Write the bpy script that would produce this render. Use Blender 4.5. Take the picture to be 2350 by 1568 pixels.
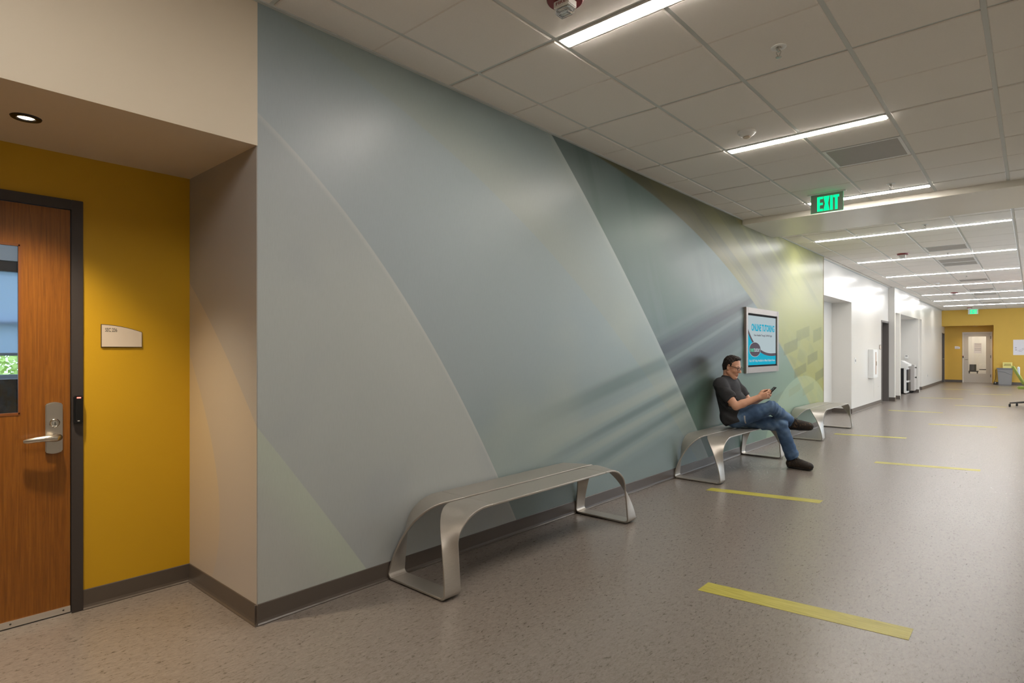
import bpy, bmesh, math, random
import numpy as np
from mathutils import Vector, Matrix
S = bpy.context.scene
for o in list(bpy.data.objects): bpy.data.objects.remove(o)
COL = S.collection
random.seed(4)
rng = np.random.default_rng(4)

# ------------------------------------------------------------------ camera, world, exposure
CAMX, CAMY, CAMZ, YAW = 2.81848, -1.37865, 1.33195, 0.72483
cam = bpy.data.cameras.new('camera'); cam_o = bpy.data.objects.new('camera', cam); COL.objects.link(cam_o)
cam.sensor_width = 36; cam.lens = 1349.83 / 2350 * 36; cam.shift_y = 22.109 / 2350
cam_o.location = (CAMX, CAMY, CAMZ); cam_o.rotation_euler = (math.pi/2, 0, YAW)
cam.clip_start = 0.05; cam.clip_end = 300
S.camera = cam_o
w = bpy.data.worlds.new('world'); S.world = w; w.use_nodes = True
w.node_tree.nodes['Background'].inputs[0].default_value = (0.66, 0.83, 1.0, 1)
w.node_tree.nodes['Background'].inputs[1].default_value = 3.8
S.view_settings.view_transform = 'Standard'
try: S.view_settings.look = 'None'
except Exception: pass
S.view_settings.gamma = 1; S.view_settings.use_curve_mapping = False
S.view_settings.exposure = 0.0
NEAR_L, FAR_L, SPOT_W = 96.0, 80.0, 132.0
NEAR_C, FAR_C, SPOT_C = (1.0, 0.925, 0.835), (1.0, 0.985, 0.965), (1.0, 0.84, 0.62)

# ------------------------------------------------------------------ material helpers
def lin(c):
    r = []
    for v in c[:3]:
        v = v/255.0
        r.append(v/12.92 if v <= 0.04045 else ((v+0.055)/1.055)**2.4)
    return (*r, 1.0)
MATS = {}
class G:
    """small node-graph builder"""
    def __init__(s, name):
        s.m = bpy.data.materials.new(name); s.m.use_nodes = True
        s.nt = s.m.node_tree; s.N = s.nt.nodes; s.L = s.nt.links
        s.b = s.N['Principled BSDF']; MATS[name] = s.m
        s.tc = None
    def put(s, sock, v):
        if isinstance(v, (int, float)): sock.default_value = v
        elif isinstance(v, tuple): sock.default_value = v if len(v) == len(sock.default_value) else v[:len(sock.default_value)]
        else: s.L.new(v, sock)
    def obj(s):
        if s.tc is None: s.tc = s.N.new('ShaderNodeTexCoord')
        return s.tc.outputs['Object']
    def math(s, op, a, b=0.0, c=0.0, clamp=False):
        n = s.N.new('ShaderNodeMath'); n.operation = op; n.use_clamp = clamp
        s.put(n.inputs[0], a); s.put(n.inputs[1], b); s.put(n.inputs[2], c); return n.outputs[0]
    def xyz(s, v=None):
        n = s.N.new('ShaderNodeSeparateXYZ'); s.L.new(v or s.obj(), n.inputs[0]); return n.outputs
    def comb(s, x, y, z):
        n = s.N.new('ShaderNodeCombineXYZ'); s.put(n.inputs[0], x); s.put(n.inputs[1], y); s.put(n.inputs[2], z); return n.outputs[0]
    def mapping(s, v, scale=(1,1,1), rot=(0,0,0), loc=(0,0,0)):
        n = s.N.new('ShaderNodeMapping'); s.L.new(v, n.inputs[0])
        n.inputs['Scale'].default_value = scale; n.inputs['Rotation'].default_value = rot; n.inputs['Location'].default_value = loc
        return n.outputs[0]
    def noise(s, v, scale, detail=3, rough=0.5, dist=0):
        n = s.N.new('ShaderNodeTexNoise'); s.L.new(v, n.inputs['Vector']); n.inputs['Scale'].default_value = scale
        n.inputs['Detail'].default_value = detail; n.inputs['Roughness'].default_value = rough; n.inputs['Distortion'].default_value = dist
        return n.outputs['Fac']
    def sstep(s, v, a, b):
        n = s.N.new('ShaderNodeMapRange'); n.interpolation_type = 'SMOOTHSTEP'; s.put(n.inputs[0], v)
        n.inputs[1].default_value = a; n.inputs[2].default_value = b; return n.outputs[0]
    def ramp(s, v, a, b, c=0.0, d=1.0):
        n = s.N.new('ShaderNodeMapRange'); s.put(n.inputs[0], v)
        for i, q in enumerate((a, b, c, d)): n.inputs[i+1].default_value = q
        return n.outputs[0]
    def curve(s, v, stops):
        n = s.N.new('ShaderNodeValToRGB'); s.put(n.inputs[0], v); e = n.color_ramp.elements
        n.color_ramp.interpolation = 'EASE' if len(stops) > 3 else 'LINEAR'
        while len(e) < len(stops): e.new(0.5)
        for q, (p, c) in zip(e, stops): q.position = p; q.color = c if isinstance(c, tuple) else (c, c, c, 1)
        return n.outputs[0]
    def mix(s, f, a, b):
        n = s.N.new('ShaderNodeMix'); n.data_type = 'RGBA'; s.put(n.inputs[0], f); s.put(n.inputs[6], a); s.put(n.inputs[7], b); return n.outputs[2]
    def bump(s, h, strength, dist=0.01):
        n = s.N.new('ShaderNodeBump'); n.inputs['Strength'].default_value = strength; n.inputs['Distance'].default_value = dist
        s.L.new(h, n.inputs['Height']); s.L.new(n.outputs[0], s.b.inputs['Normal'])
    def set(s, **k):
        for a, v in k.items():
            s.put(s.b.inputs[{'color':'Base Color','rough':'Roughness','metal':'Metallic','spec':'Specular IOR Level','ior':'IOR','trans':'Transmission Weight','emit':'Emission Color','es':'Emission Strength','alpha':'Alpha','aniso':'Anisotropic'}[a]], v)
        return s
def plain(name, rgb, rough=0.5, metal=0.0, spec=0.5, var=0.0, vscale=30, bump=0.0, bscale=200):
    g = G(name); c = lin(rgb)
    if var:
        f = g.noise(g.obj(), vscale, 4)
        k = g.mix(f, tuple([q*(1-var) for q in c[:3]]+[1]), tuple([min(1, q*(1+var)) for q in c[:3]]+[1])); g.set(color=k)
    else: g.set(color=c)
    g.set(rough=rough, metal=metal, spec=spec)
    if bump: g.bump(g.noise(g.obj(), bscale, 3), bump, 0.002)
    return g.m
def emit(name, rgb, st):
    g = G(name); g.set(color=(0.015,0.015,0.015,1), rough=0.9, spec=0.02, emit=(*rgb[:3], 1), es=st); return g.m

white_wall = plain('white_gloss_paint', (218,214,207), 0.28, var=0.02, vscale=3, bump=0.10, bscale=60)
cream = plain('cream_paint', (212,199,178), 0.55, var=0.02, vscale=4, bump=0.08, bscale=140)
yellow = plain('mustard_paint', (200,156,12), 0.55, var=0.03, vscale=5, bump=0.08, bscale=140)
yellow_far = plain('ochre_paint', (218,176,72), 0.55, var=0.03, vscale=5)
base_m = plain('baseboard_rubber', (88,79,72), 0.34, var=0.06, vscale=20)
tile_m = plain('ceiling_tile_fibre', (236,230,222), 0.9, var=0.03, vscale=90, bump=0.25, bscale=260)
tee_m = plain('tee_enamel', (205,208,204), 0.45)
slab_m = plain('ceiling_slab', (150,148,144), 0.9)
beam_m = plain('bulkhead_paint', (224,219,208), 0.24, var=0.01, vscale=3)
fix_m = plain('fixture_enamel', (232,232,230), 0.4)
near_e = emit('near_diffuser', NEAR_C, NEAR_L); far_e = emit('far_diffuser', FAR_C, FAR_L)
dark_frame = plain('dark_frame_paint', (58,52,50), 0.45, var=0.05, vscale=40)
grey_door = plain('grey_door_paint', (98,92,88), 0.4)
nickel = plain('satin_nickel', (196,190,180), 0.32, 1.0)
chrome = plain('polished_metal', (205,202,196), 0.18, 1.0)
black = plain('black_plastic', (14,14,15), 0.3)
rubber = plain('black_rubber', (22,22,22), 0.7)
white_p = plain('white_plastic', (228,226,222), 0.4)
dkgrey = plain('dark_print', (70,66,62), 0.7)
red_p = plain('red_plastic', (120,22,28), 0.4)
grey_p = plain('grey_plastic', (140,137,135), 0.5, var=0.03)
sign_f = plain('sign_face', (214,200,182), 0.5, var=0.02)
sign_e = plain('sign_edge', (88,72,52), 0.5)
paper = plain('paper', (236,232,236), 0.8); paper_y = plain('yellow_paper', (238,226,140), 0.8)
alu_strip = plain('aluminium_strip', (214,210,204), 0.35, 0.8)
green_seat = plain('green_fabric', (150,166,74), 0.7); lt_blue = plain('pale_blue_plastic', (190,200,212), 0.5)
wood_top = plain('pale_wood_top', (200,140,108), 0.5)
red_led = emit('red_indicator', (1.0,0.12,0.09), 5.0)
green_e = emit('green_exit_letters', (0.0,1.0,0.30), 1.5)
green_edge = emit('green_lit_edge', (0.10,0.8,0.35), 0.55)

g = G('brushed_bench_metal'); v = g.mapping(g.obj(), (60,3,60)); n1 = g.noise(v, 6, 3)
g.set(color=g.mix(n1, lin((172,166,157)), lin((192,186,178))), metal=0.7, rough=g.ramp(n1, 0, 1, 0.34, 0.46)); bench_m = g.m
g = G('brushed_frame_metal'); v = g.mapping(g.obj(), (30,2,60)); n1 = g.noise(v, 8, 3)
g.set(color=g.mix(n1, lin((138,128,121)), lin((164,154,146))), metal=0.6, rough=0.38); tvframe_m = g.m
g = G('clear_glass'); g.set(color=(0.97,0.98,0.98,1), trans=1.0, rough=0.0, ior=1.45, spec=0.5); glass = g.m
g = G('tinted_panel'); g.set(color=lin((146,162,146)), metal=0.3, rough=0.25); exit_glass = g.m; lounge_fill_e = emit('lounge_fill', FAR_C, FAR_L*1.6)
g = G('strobe_lens'); g.set(color=(0.9,0.93,0.95,1), trans=0.85, rough=0.06, ior=1.45); strobe_m = g.m
# perforated return grille
g = G('perforated_metal'); v = g.obj(); x, y, z = g.xyz()
px = g.math('SINE', g.math('MULTIPLY', x, 420.0)); py = g.math('SINE', g.math('MULTIPLY', y, 420.0))
h = g.sstep(g.math('MULTIPLY', px, py), 0.15, 0.45)
g.set(color=g.mix(h, lin((186,182,176)), lin((120,116,110))), rough=0.5); perf_m = g.m
# linoleum floor: grey-brown with short streaks running along the corridor
g = G('marbled_linoleum'); v = g.obj()
vs = g.mapping(v, (50,21,1), rot=(0,0,-0.3)); a = g.noise(vs, 1.5, 9, 0.78, 0.9)
vs2 = g.mapping(v, (240,110,1), rot=(0,0,-0.3)); b = g.noise(vs2, 1.9, 8, 0.72, 1.2)
big = g.noise(v, 0.5, 2)
c1 = g.curve(a, [(0.30, lin((90,82,76))), (0.44, lin((121,112,104))), (0.56, lin((137,127,119))), (0.70, lin((156,146,137)))])
c2 = g.mix(g.math('MULTIPLY', g.sstep(b, 0.52, 0.76), 0.50), c1, lin((72,65,59)))
c2 = g.mix(g.math('MULTIPLY', g.sstep(g.noise(vs2, 3.1, 3), 0.60, 0.74), 0.32), c2, lin((164,153,143)))
x, y, z = g.xyz()
seam = g.math('SUBTRACT', 1.0, g.sstep(g.math('ABSOLUTE', g.math('SUBTRACT', x, 2.63)), 0.0008, 0.0025))
c2 = g.mix(g.math('MULTIPLY', seam, 0.5), c2, lin((110,100,92)))
g.set(color=c2, rough=g.ramp(a, 0.2, 0.8, 0.25, 0.32), spec=0.7); g.bump(a, 0.03, 0.002); floor_m = g.m
g = G('yellow_linoleum'); vs = g.mapping(g.obj(), (3,30,1)); a = g.noise(vs, 2.2, 5, 0.6, 0.5)
g.set(color=g.curve(a, [(0.3, lin((162,152,44))), (0.5, lin((184,174,66))), (0.72, lin((200,192,96)))]), rough=0.42); strip_m = g.m
# veneer door
g = G('door_veneer'); v = g.obj()
a = g.noise(g.mapping(v, (1,34,1.2)), 3.0, 5, 0.55, 0.8); b = g.noise(g.mapping(v, (1,240,9)), 3.0, 4, 0.6)
c = g.curve(a, [(0.25, lin((108,62,12))), (0.5, lin((130,77,16))), (0.75, lin((146,92,26)))])
c = g.mix(g.math('MULTIPLY', g.sstep(b, 0.54, 0.74), 0.55), c, lin((96,50,10))); g.set(color=c, rough=0.38); wood = g.m

# ------------------------------------------------------------------ the printed mural (flat print with some shade painted in, in wall metres Y/Z)
def polyf(g, var, co):
    r = co[0]
    for k in co[1:]: r = g.math('ADD', g.math('MULTIPLY', r, var), k)
    return r
def pf(pts, deg): 
    a = np.array(pts, float); return [float(q) for q in np.polyfit(a[:,0], a[:,1], deg)]
LA = pf([(-0.05,2.49),(0.31,2.2),(0.62,1.88),(0.94,1.52),(1.31,1.02),(1.64,0.46),(1.88,0.05)], 2)
LB = pf([(-0.05,0.95),(0.07,0.78),(0.29,0.49),(0.55,0.12)], 2)
LC = pf([(2.29,3.02),(2.75,2.60),(3.27,2.15),(3.92,1.53),(4.82,0.57)], 2)
LD = pf([(3.19,3.0),(3.77,2.89),(4.81,2.67),(5.72,2.40),(6.4,2.14),(7.2,1.75)], 2)
LE = pf([(0.61,2.84),(0.93,2.72),(1.52,2.48),(2.05,2.24),(2.58,1.88),(3.19,1.51),(3.64,1.20)], 2)
LF = pf([(6.6,2.05),(7.72,1.53),(8.5,1.1),(9.53,0.45)], 2)
g = G('mural_print'); v = g.obj(); X, Y, Z = g.xyz()
fine = g.noise(g.mapping(v, (1,40,3)), 6, 3)
cloud = g.noise(g.mapping(v, (1,0.6,0.9)), 1.1, 2)
cloud2 = g.noise(g.mapping(v, (1,0.9,0.7), loc=(0,7,3)), 1.7, 2)
def above(L): return g.math('SUBTRACT', Z, polyf(g, Y, L))
ea, eb, ec, ed, ee, ef = [above(q) for q in (LA, LB, LC, LD, LE, LF)]
def edge(e, wd=0.006): return g.sstep(e, -wd, wd)
inv = lambda f: g.math('SUBTRACT', 1.0, f)
mul = lambda a, b: g.math('MULTIPLY', a, b)
# middle blue-grey sheet, drifting from grey at the left to teal at the right
c = g.mix(g.ramp(Y, 0.2, 3.6), lin((163,172,178)), lin((150,165,165)))
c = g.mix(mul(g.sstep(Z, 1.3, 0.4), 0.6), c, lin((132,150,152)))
c = g.mix(mul(g.sstep(cloud, 0.5, 0.75), 0.45), c, lin((172,180,170)))
# olive veil over line e
veil = mul(g.sstep(ee, -0.004, 0.01), inv(g.sstep(ee, 0.05, 0.75)))
c = g.mix(mul(veil, 0.24), c, lin((170,168,136)))
c = g.mix(mul(g.sstep(ee, 0.30, 1.3), 0.55), c, lin((176,180,174)))
c = g.mix(mul(mul(g.sstep(Z, 2.55, 3.0), 0.45), 1.0), c, lin((120,138,134)))  # painted shade: print darkens towards the ceiling, where little light reaches
# soft fan streaks in the lower middle
def vco(k):
    q = g.math('SUBTRACT', Z, mul(Y, k))
    q = g.math('ADD', q, mul(g.math('SUBTRACT', g.noise(g.comb(0.0, mul(Y, 0.35), mul(q, 5.0)), 1.0, 2), 0.5), 0.09))
    return q, g.ramp(q, -0.6, 0.6)
vv, sv = vco(0.20)
sl = g.curve(sv, [(0.0,0.5),(0.15,0.40),(0.25,0.64),(0.33,0.30),(0.4375,0.72),(0.533,0.28),(0.633,0.76),(0.725,0.42),(0.825,0.18),(0.93,0.5),(1.0,0.5)])
fm = mul(g.sstep(Y, 1.7, 3.4), mul(g.sstep(vv, 0.55, 0.40), g.sstep(Z, 0.12, 0.4)))
c = g.mix(mul(g.sstep(sl, 0.50, 0.22), mul(fm, 0.62)), c, lin((88,110,104)))
c = g.mix(mul(g.sstep(sl, 0.50, 0.74), mul(fm, 0.50)), c, lin((178,186,174)))
# left panel below line a
la = g.mix(g.sstep(Z, 2.6, 1.5), lin((160,167,172)), lin((180,185,184)))
la = g.mix(mul(g.sstep(cloud2, 0.52, 0.72), 0.5), la, lin((168,174,179)))
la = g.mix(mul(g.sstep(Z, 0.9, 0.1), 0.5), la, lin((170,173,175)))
c = g.mix(inv(edge(ea)), c, la)
gl = mul(inv(edge(ea)), g.sstep(ea, -0.05, 0.0)); c = g.mix(mul(gl, 0.25), c, lin((214,214,206)))
lb = g.mix(g.sstep(eb, -0.5, 0.0), lin((182,184,180)), lin((188,196,184)))
c = g.mix(inv(edge(eb)), c, lb)
# right of line c : deep teal, taken darker for shade around the man
t = g.mix(g.sstep(g.math('SUBTRACT', ed, 0.0), -1.2, -0.1), lin((84,108,98)), lin((108,126,122)))
t = g.mix(mul(g.sstep(Z, 2.35, 2.95), 0.75), t, lin((70,86,80)))  # teal dimmed near the ceiling, shade put into the colour
bl = mul(g.sstep(g.math('ABSOLUTE', g.math('SUBTRACT', ed, -0.45)), 0.5, 0.0), g.sstep(Y, 3.2, 5.2)); t = g.mix(mul(bl, 0.6), t, lin((138,147,148)))
# faint upright folds in the blue part
fold = g.noise(g.comb(0.0, mul(g.math('ADD', Y, mul(Z, 0.45)), 2.6), mul(Z, 0.25)), 1.0, 3)
t = g.mix(mul(g.sstep(fold, 0.5, 0.62), 0.35), t, lin((112,124,124)))
# dark fan
vv, sv = vco(0.265)
sd = g.curve(sv, [(0.0,0.55),(0.15,0.36),(0.25,0.58),(0.33,0.46),(0.44,0.12),(0.50,0.30),(0.59,0.66),(0.65,0.40),(0.71,0.06),(0.78,0.34),(0.86,0.62),(1.0,0.6)])
dm = mul(mul(g.sstep(Y, 7.8, 6.2), g.sstep(vv, 0.52, 0.36)), g.sstep(Z, 0.15, 0.6))
sh = mul(g.sstep(g.math('ABSOLUTE', g.math('SUBTRACT', vv, 0.02)), 0.62, 0.15), mul(g.sstep(Y, 2.8, 4.4), g.sstep(Y, 7.4, 5.8))); t = g.mix(mul(sh, 0.88), t, lin((74,82,81)))  # broad dark zone of the fan, with shade by the man painted in
t = g.mix(mul(g.sstep(sd, 0.50, 0.15), mul(dm, 0.90)), t, lin((36,40,40)))
t = g.mix(mul(g.sstep(sd, 0.50, 0.66), mul(dm, 0.50)), t, lin((124,138,130)))
# green lower right
t = g.mix(mul(g.sstep(Y, 5.6, 8.2), g.sstep(Z, 1.9, 1.0)), t, lin((116,140,120)))
# olive / lime over line d
rays = g.noise(g.comb(0.0, mul(g.math('ADD', mul(Y, 0.42), Z), 5.2), mul(g.math('SUBTRACT', Y, mul(Z, 0.2)), 0.25)), 1.0, 3)
o = g.mix(g.sstep(Y, 4.4, 8.0), lin((84,80,48)), lin((152,150,100)))
o = g.mix(mul(g.sstep(rays, 0.48, 0.62), 0.55), o, g.mix(g.sstep(Y, 5.0, 8.0), lin((66,66,50)), lin((120,122,92))))
o = g.mix(mul(mul(g.sstep(g.math('ABSOLUTE', g.math('SUBTRACT', Y, 7.2)), 0.9, 0.0), g.sstep(g.math('ABSOLUTE', g.math('SUBTRACT', Z, 2.2)), 0.6, 0.1)), 0.75), o, lin((116,113,112)))
o = g.mix(mul(mul(g.sstep(g.math('ABSOLUTE', g.math('SUBTRACT', Y, 8.6)), 1.1, 0.1), g.sstep(g.math('ABSOLUTE', g.math('SUBTRACT', Z, 2.55)), 0.9, 0.1)), 0.5), o, lin((174,176,106)))
edm = mul(edge(ed, 0.012), 1.0); ofade = g.sstep(ed, -0.012, 0.012)
t = g.mix(ofade, t, o)
# right of line f : lime weave
wv = g.mix(g.sstep(Z, 2.2, 0.5), lin((160,160,96)), lin((150,148,78)))
u1 = g.math('ADD', mul(Y, 0.36), mul(Z, 0.93)); u2 = g.math('SUBTRACT', mul(Y, 0.75), mul(Z, 0.5))
k1 = g.sstep(g.math('SINE', mul(g.math('ADD', u1, mul(g.noise(v, 0.8, 1), 0.5)), 14.0)), -0.35, 0.35); k2 = g.sstep(g.math('SINE', mul(u2, 8.0)), -0.3, 0.3)
chk = g.math('ABSOLUTE', g.math('SUBTRACT', k1, k2))
wv = g.mix(mul(mul(chk, mul(g.sstep(Z, 1.9, 1.2), g.sstep(g.noise(g.mapping(v, (1,1,1), loc=(3,1,5)), 1.6, 1), 0.38, 0.6))), 0.75), wv, lin((136,140,90)))
wv = g.mix(mul(g.sstep(rays, 0.5, 0.6), 0.3), wv, lin((158,160,104)))
rf = mul(edge(ef, 0.015), g.sstep(Y, 6.9, 7.9)); t = g.mix(mul(rf, g.sstep(Z, 2.6, 1.9)), t, wv)
for y0, z0, hw, hh, k in ((8.35,1.40,0.38,0.10,0.55),(8.85,1.02,0.36,0.085,0.6),(9.55,1.22,0.34,0.09,0.6),(8.55,0.72,0.34,0.07,0.5),(9.30,0.70,0.36,0.075,0.55),(10.0,0.92,0.32,0.09,0.6),(9.0,1.62,0.4,0.10,0.4),(9.85,1.62,0.3,0.12,0.45),(7.6,0.62,0.42,0.07,0.25)):
    my = g.sstep(g.math('ABSOLUTE', g.math('SUBTRACT', Y, y0)), hw, hw-0.07); mz = g.sstep(g.math('ABSOLUTE', g.math('SUBTRACT', Z, g.math('ADD', mul(Y, 0.15), z0-0.15*y0))), hh, hh-0.025)
    t = g.mix(mul(mul(my, mz), k), t, lin((104,110,66)))
# big pale arc low on the green
arc = g.math('SQRT', g.math('ADD', g.math('POWER', g.math('SUBTRACT', Y, 9.0), 2.0), g.math('POWER', mul(g.math('ADD', Z, 0.55), 1.35), 2.0)))
t = g.mix(mul(mul(inv(g.sstep(arc, 1.98, 2.01)), g.sstep(arc, 1.0, 1.9)), 0.30), t, lin((184,200,164)))
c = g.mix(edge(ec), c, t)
hl = mul(g.sstep(ec, -0.10, 0.0), inv(edge(ec))); c = g.mix(mul(hl, 0.15), c, lin((206,208,200)))
c = g.mix(mul(g.sstep(fine, 0.35, 0.75), 0.05), c, lin((90,96,96)))
mm = g.N.new('ShaderNodeMix'); mm.data_type = 'RGBA'; mm.blend_type = 'MULTIPLY'; mm.inputs[0].default_value = 1.0; g.L.new(c, mm.inputs[6]); mm.inputs[7].default_value = (0.955, 0.965, 0.96, 1); c = mm.outputs[2]
g.set(color=c, rough=0.36, spec=0.34); g.bump(g.noise(v, 170, 2), 0.07, 0.002); mural_m = g.m
# return face of the recess
R1 = pf([(-0.933,1.793),(-0.68,1.595),(-0.429,1.383),(-0.203,1.175),(0.018,0.942)], 2)
R2 = pf([(1.50,-0.99),(1.443,-0.933),(1.156,-0.724),(0.856,-0.551),(0.599,-0.449),(0.369,-0.429),(0.21,-0.469),(0.06,-0.56)], 3)
g = G('mural_return_print'); v = g.obj(); X, Y, Z = g.xyz()
e1 = g.math('SUBTRACT', Z, polyf(g, X, R1)); e2 = g.math('SUBTRACT', X, polyf(g, Z, R2))
c = g.mix(g.sstep(Z, 2.3, 1.2), lin((166,162,158)), lin((176,172,166)))
c = g.mix(g.math('SUBTRACT', 1.0, g.sstep(e1, -0.004, 0.004)), c, g.mix(g.sstep(Z, 1.2, 0.2), lin((192,180,162)), lin((186,178,170))))
c = g.mix(g.math('MULTIPLY', g.math('SUBTRACT', 1.0, g.sstep(e2, -0.004, 0.004)), g.sstep(Z, 1.62, 1.5)), c, g.mix(g.sstep(Z, 0.9, 0.1), lin((202,184,152)), lin((190,178,164))))
g.set(color=c, rough=0.42); g.bump(g.noise(v, 170, 2), 0.06, 0.002); return_m = g.m

# ------------------------------------------------------------------ mesh helpers
def box(bm, x0, x1, y0, y1, z0, z1):
    vs = [bm.verts.new(p) for p in ((x0,y0,z0),(x1,y0,z0),(x1,y1,z0),(x0,y1,z0),(x0,y0,z1),(x1,y0,z1),(x1,y1,z1),(x0,y1,z1))]
    for f in ((0,3,2,1),(4,5,6,7),(0,1,5,4),(1,2,6,5),(2,3,7,6),(3,0,4,7)): bm.faces.new([vs[i] for i in f])
    return bm
def B(*boxes):
    bm = bmesh.new()
    for b in boxes: box(bm, *b)
    return bm
def lathe(bm, prof, c=(0,0,0), axis='z', n=28):
    rings = []
    for r, h in prof:
        ring = []
        for i in range(n if r > 1e-6 else 1):
            a = 2*math.pi*i/n; p = (r*math.cos(a), r*math.sin(a), h)
            if axis == 'x': p = (p[2], p[0], p[1])
            if axis == 'y': p = (p[1], p[2], p[0])
            ring.append(bm.verts.new((p[0]+c[0], p[1]+c[1], p[2]+c[2])))
        rings.append(ring)
    for a, b in zip(rings, rings[1:]):
        for i in range(n):
            j = (i+1) % n
            f = [a[i % len(a)], a[j % len(a)], b[j % len(b)], b[i % len(b)]]
            u = []
            for q in f:
                if q not in u: u.append(q)
            if len(u) > 2:
                try: bm.faces.new(u)
                except ValueError: pass
    for ring in (rings[0], rings[-1]):
        if len(ring) > 2:
            try: bm.faces.new(ring)
            except ValueError: pass
    bmesh.ops.recalc_face_normals(bm, faces=bm.faces)
    return bm
def tube(bm, pts, r, n=10, closed=False):
    pts = [Vector(p) for p in pts]; m = len(pts); rr = r if isinstance(r, (list, tuple)) else [r]*m
    rings = []; up = None
    for i, p in enumerate(pts):
        a = pts[(i-1) % m] if (closed or i > 0) else p; b = pts[(i+1) % m] if (closed or i < m-1) else p
        d = (b-a).normalized()
        if up is None: up = Vector((0,0,1)) if abs(d.z) < 0.9 else Vector((1,0,0))
        s = d.cross(up).normalized(); u = s.cross(d).normalized(); up = u
        rings.append([bm.verts.new(p + (s*math.cos(2*math.pi*k/n) + u*math.sin(2*math.pi*k/n))*rr[i]) for k in range(n)])
    for i in range(m if closed else m-1):
        a, b = rings[i], rings[(i+1) % m]
        for k in range(n): bm.faces.new((a[k], a[(k+1) % n], b[(k+1) % n], b[k]))
    if not closed: bm.faces.new(rings[0][::-1]); bm.faces.new(rings[-1])
    bmesh.ops.recalc_face_normals(bm, faces=bm.faces)
    return bm
def prism(bm, poly, axis, a, b):
    """polygon extruded along an axis; poly in the two other coordinates (x: yz, y: xz, z: xy)"""
    def P(q, h): return {'x': (h, q[0], q[1]), 'y': (q[0], h, q[1]), 'z': (q[0], q[1], h)}[axis]
    A = [bm.verts.new(P(q, a)) for q in poly]; C = [bm.verts.new(P(q, b)) for q in poly]; n = len(poly)
    bm.faces.new(A); bm.faces.new(C[::-1])
    for i in range(n): bm.faces.new((A[i], C[i], C[(i+1) % n], A[(i+1) % n]))
    bmesh.ops.recalc_face_normals(bm, faces=bm.faces)
    return bm
def make(name, bm, m, parent=None, bevel=0.0, smooth=False, world=True):
    """link a bmesh as ONE object; coordinates are world ones and are moved into the parent's space"""
    if parent is not None and world:
        r = parent
        off = Vector((0,0,0))
        while r is not None: off += r.location; r = r.parent
        bm.transform(Matrix.Translation(-off))
    if bevel:
        bm.normal_update()
        es = [e for e in bm.edges if len(e.link_faces) == 2 and e.calc_face_angle(0) > 0.5]
        bmesh.ops.bevel(bm, geom=es, offset=bevel, segments=2, affect='EDGES', clamp_overlap=True)
    me = bpy.data.meshes.new(name); bm.to_mesh(me); bm.free()
    if smooth:
        for p in me.polygons: p.use_smooth = True
        try: me.set_sharp_from_angle(angle=0.7)
        except Exception: pass
    me.materials.append(m)
    o = bpy.data.objects.new(name, me); COL.objects.link(o)
    if parent is not None: o.parent = parent
    return o
def tag(o, label=None, cat=None, group=None, kind=None):
    if label: o['label'] = label
    if cat: o['category'] = cat
    if group: o['group'] = group
    if kind: o['kind'] = kind
    return o
def thing(name, label, cat, loc, group=None, kind=None):
    o = bpy.data.objects.new(name, None); COL.objects.link(o); o.location = loc; o.empty_display_size = 0.05
    return tag(o, label, cat, group, kind)
def struct(name, bm, m, label, **k):
    return tag(make(name, bm, m, **k), label, None, None, 'structure')
def copy_tree(o, parent=None, loc=None):
    c = o.copy(); COL.objects.link(c)
    if parent is not None: c.parent = parent
    if loc is not None: c.location = loc
    for ch in list(o.children): copy_tree(ch, c)
    return c
def text_bm(body, x0, x1, z0, z1, frame, extrude=0.0008, bold=0.0):
    """lettering fitted into a box of a local plane: frame = (origin, right, up, normal)"""
    cu = bpy.data.curves.new('lettering', 'FONT'); cu.body = body; cu.extrude = 0.01; cu.offset = bold; cu.resolution_u = 3
    t = bpy.data.objects.new('lettering', cu); COL.objects.link(t)
    dg = bpy.context.evaluated_depsgraph_get(); me = bpy.data.meshes.new_from_object(t.evaluated_get(dg))
    bpy.data.objects.remove(t); bm = bmesh.new(); bm.from_mesh(me); bpy.data.meshes.remove(me)
    xs = [q.co.x for q in bm.verts]; ys = [q.co.y for q in bm.verts]; ax, bx, ay, by = min(xs), max(xs), min(ys), max(ys)
    O, R, U, Nn = [Vector(q) for q in frame]
    for q in bm.verts:
        u = x0 + (q.co.x-ax)/(bx-ax)*(x1-x0); h = z0 + (q.co.y-ay)/(by-ay)*(z1-z0)
        q.co = O + R*u + U*h + Nn*(extrude if q.co.z > 0 else 0.0)
    return bm

H = 3.03; BM0, BM1, BMZ = 6.305, 7.468, 2.968
YE, YB = 29.1, 30.2; SX = -0.844; SZ = 2.33; CY = -0.06; XR = 6.6; Y0 = -5.0
X1, X2, X3 = -0.07, 0.07, -0.05; MEND = 10.25
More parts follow.
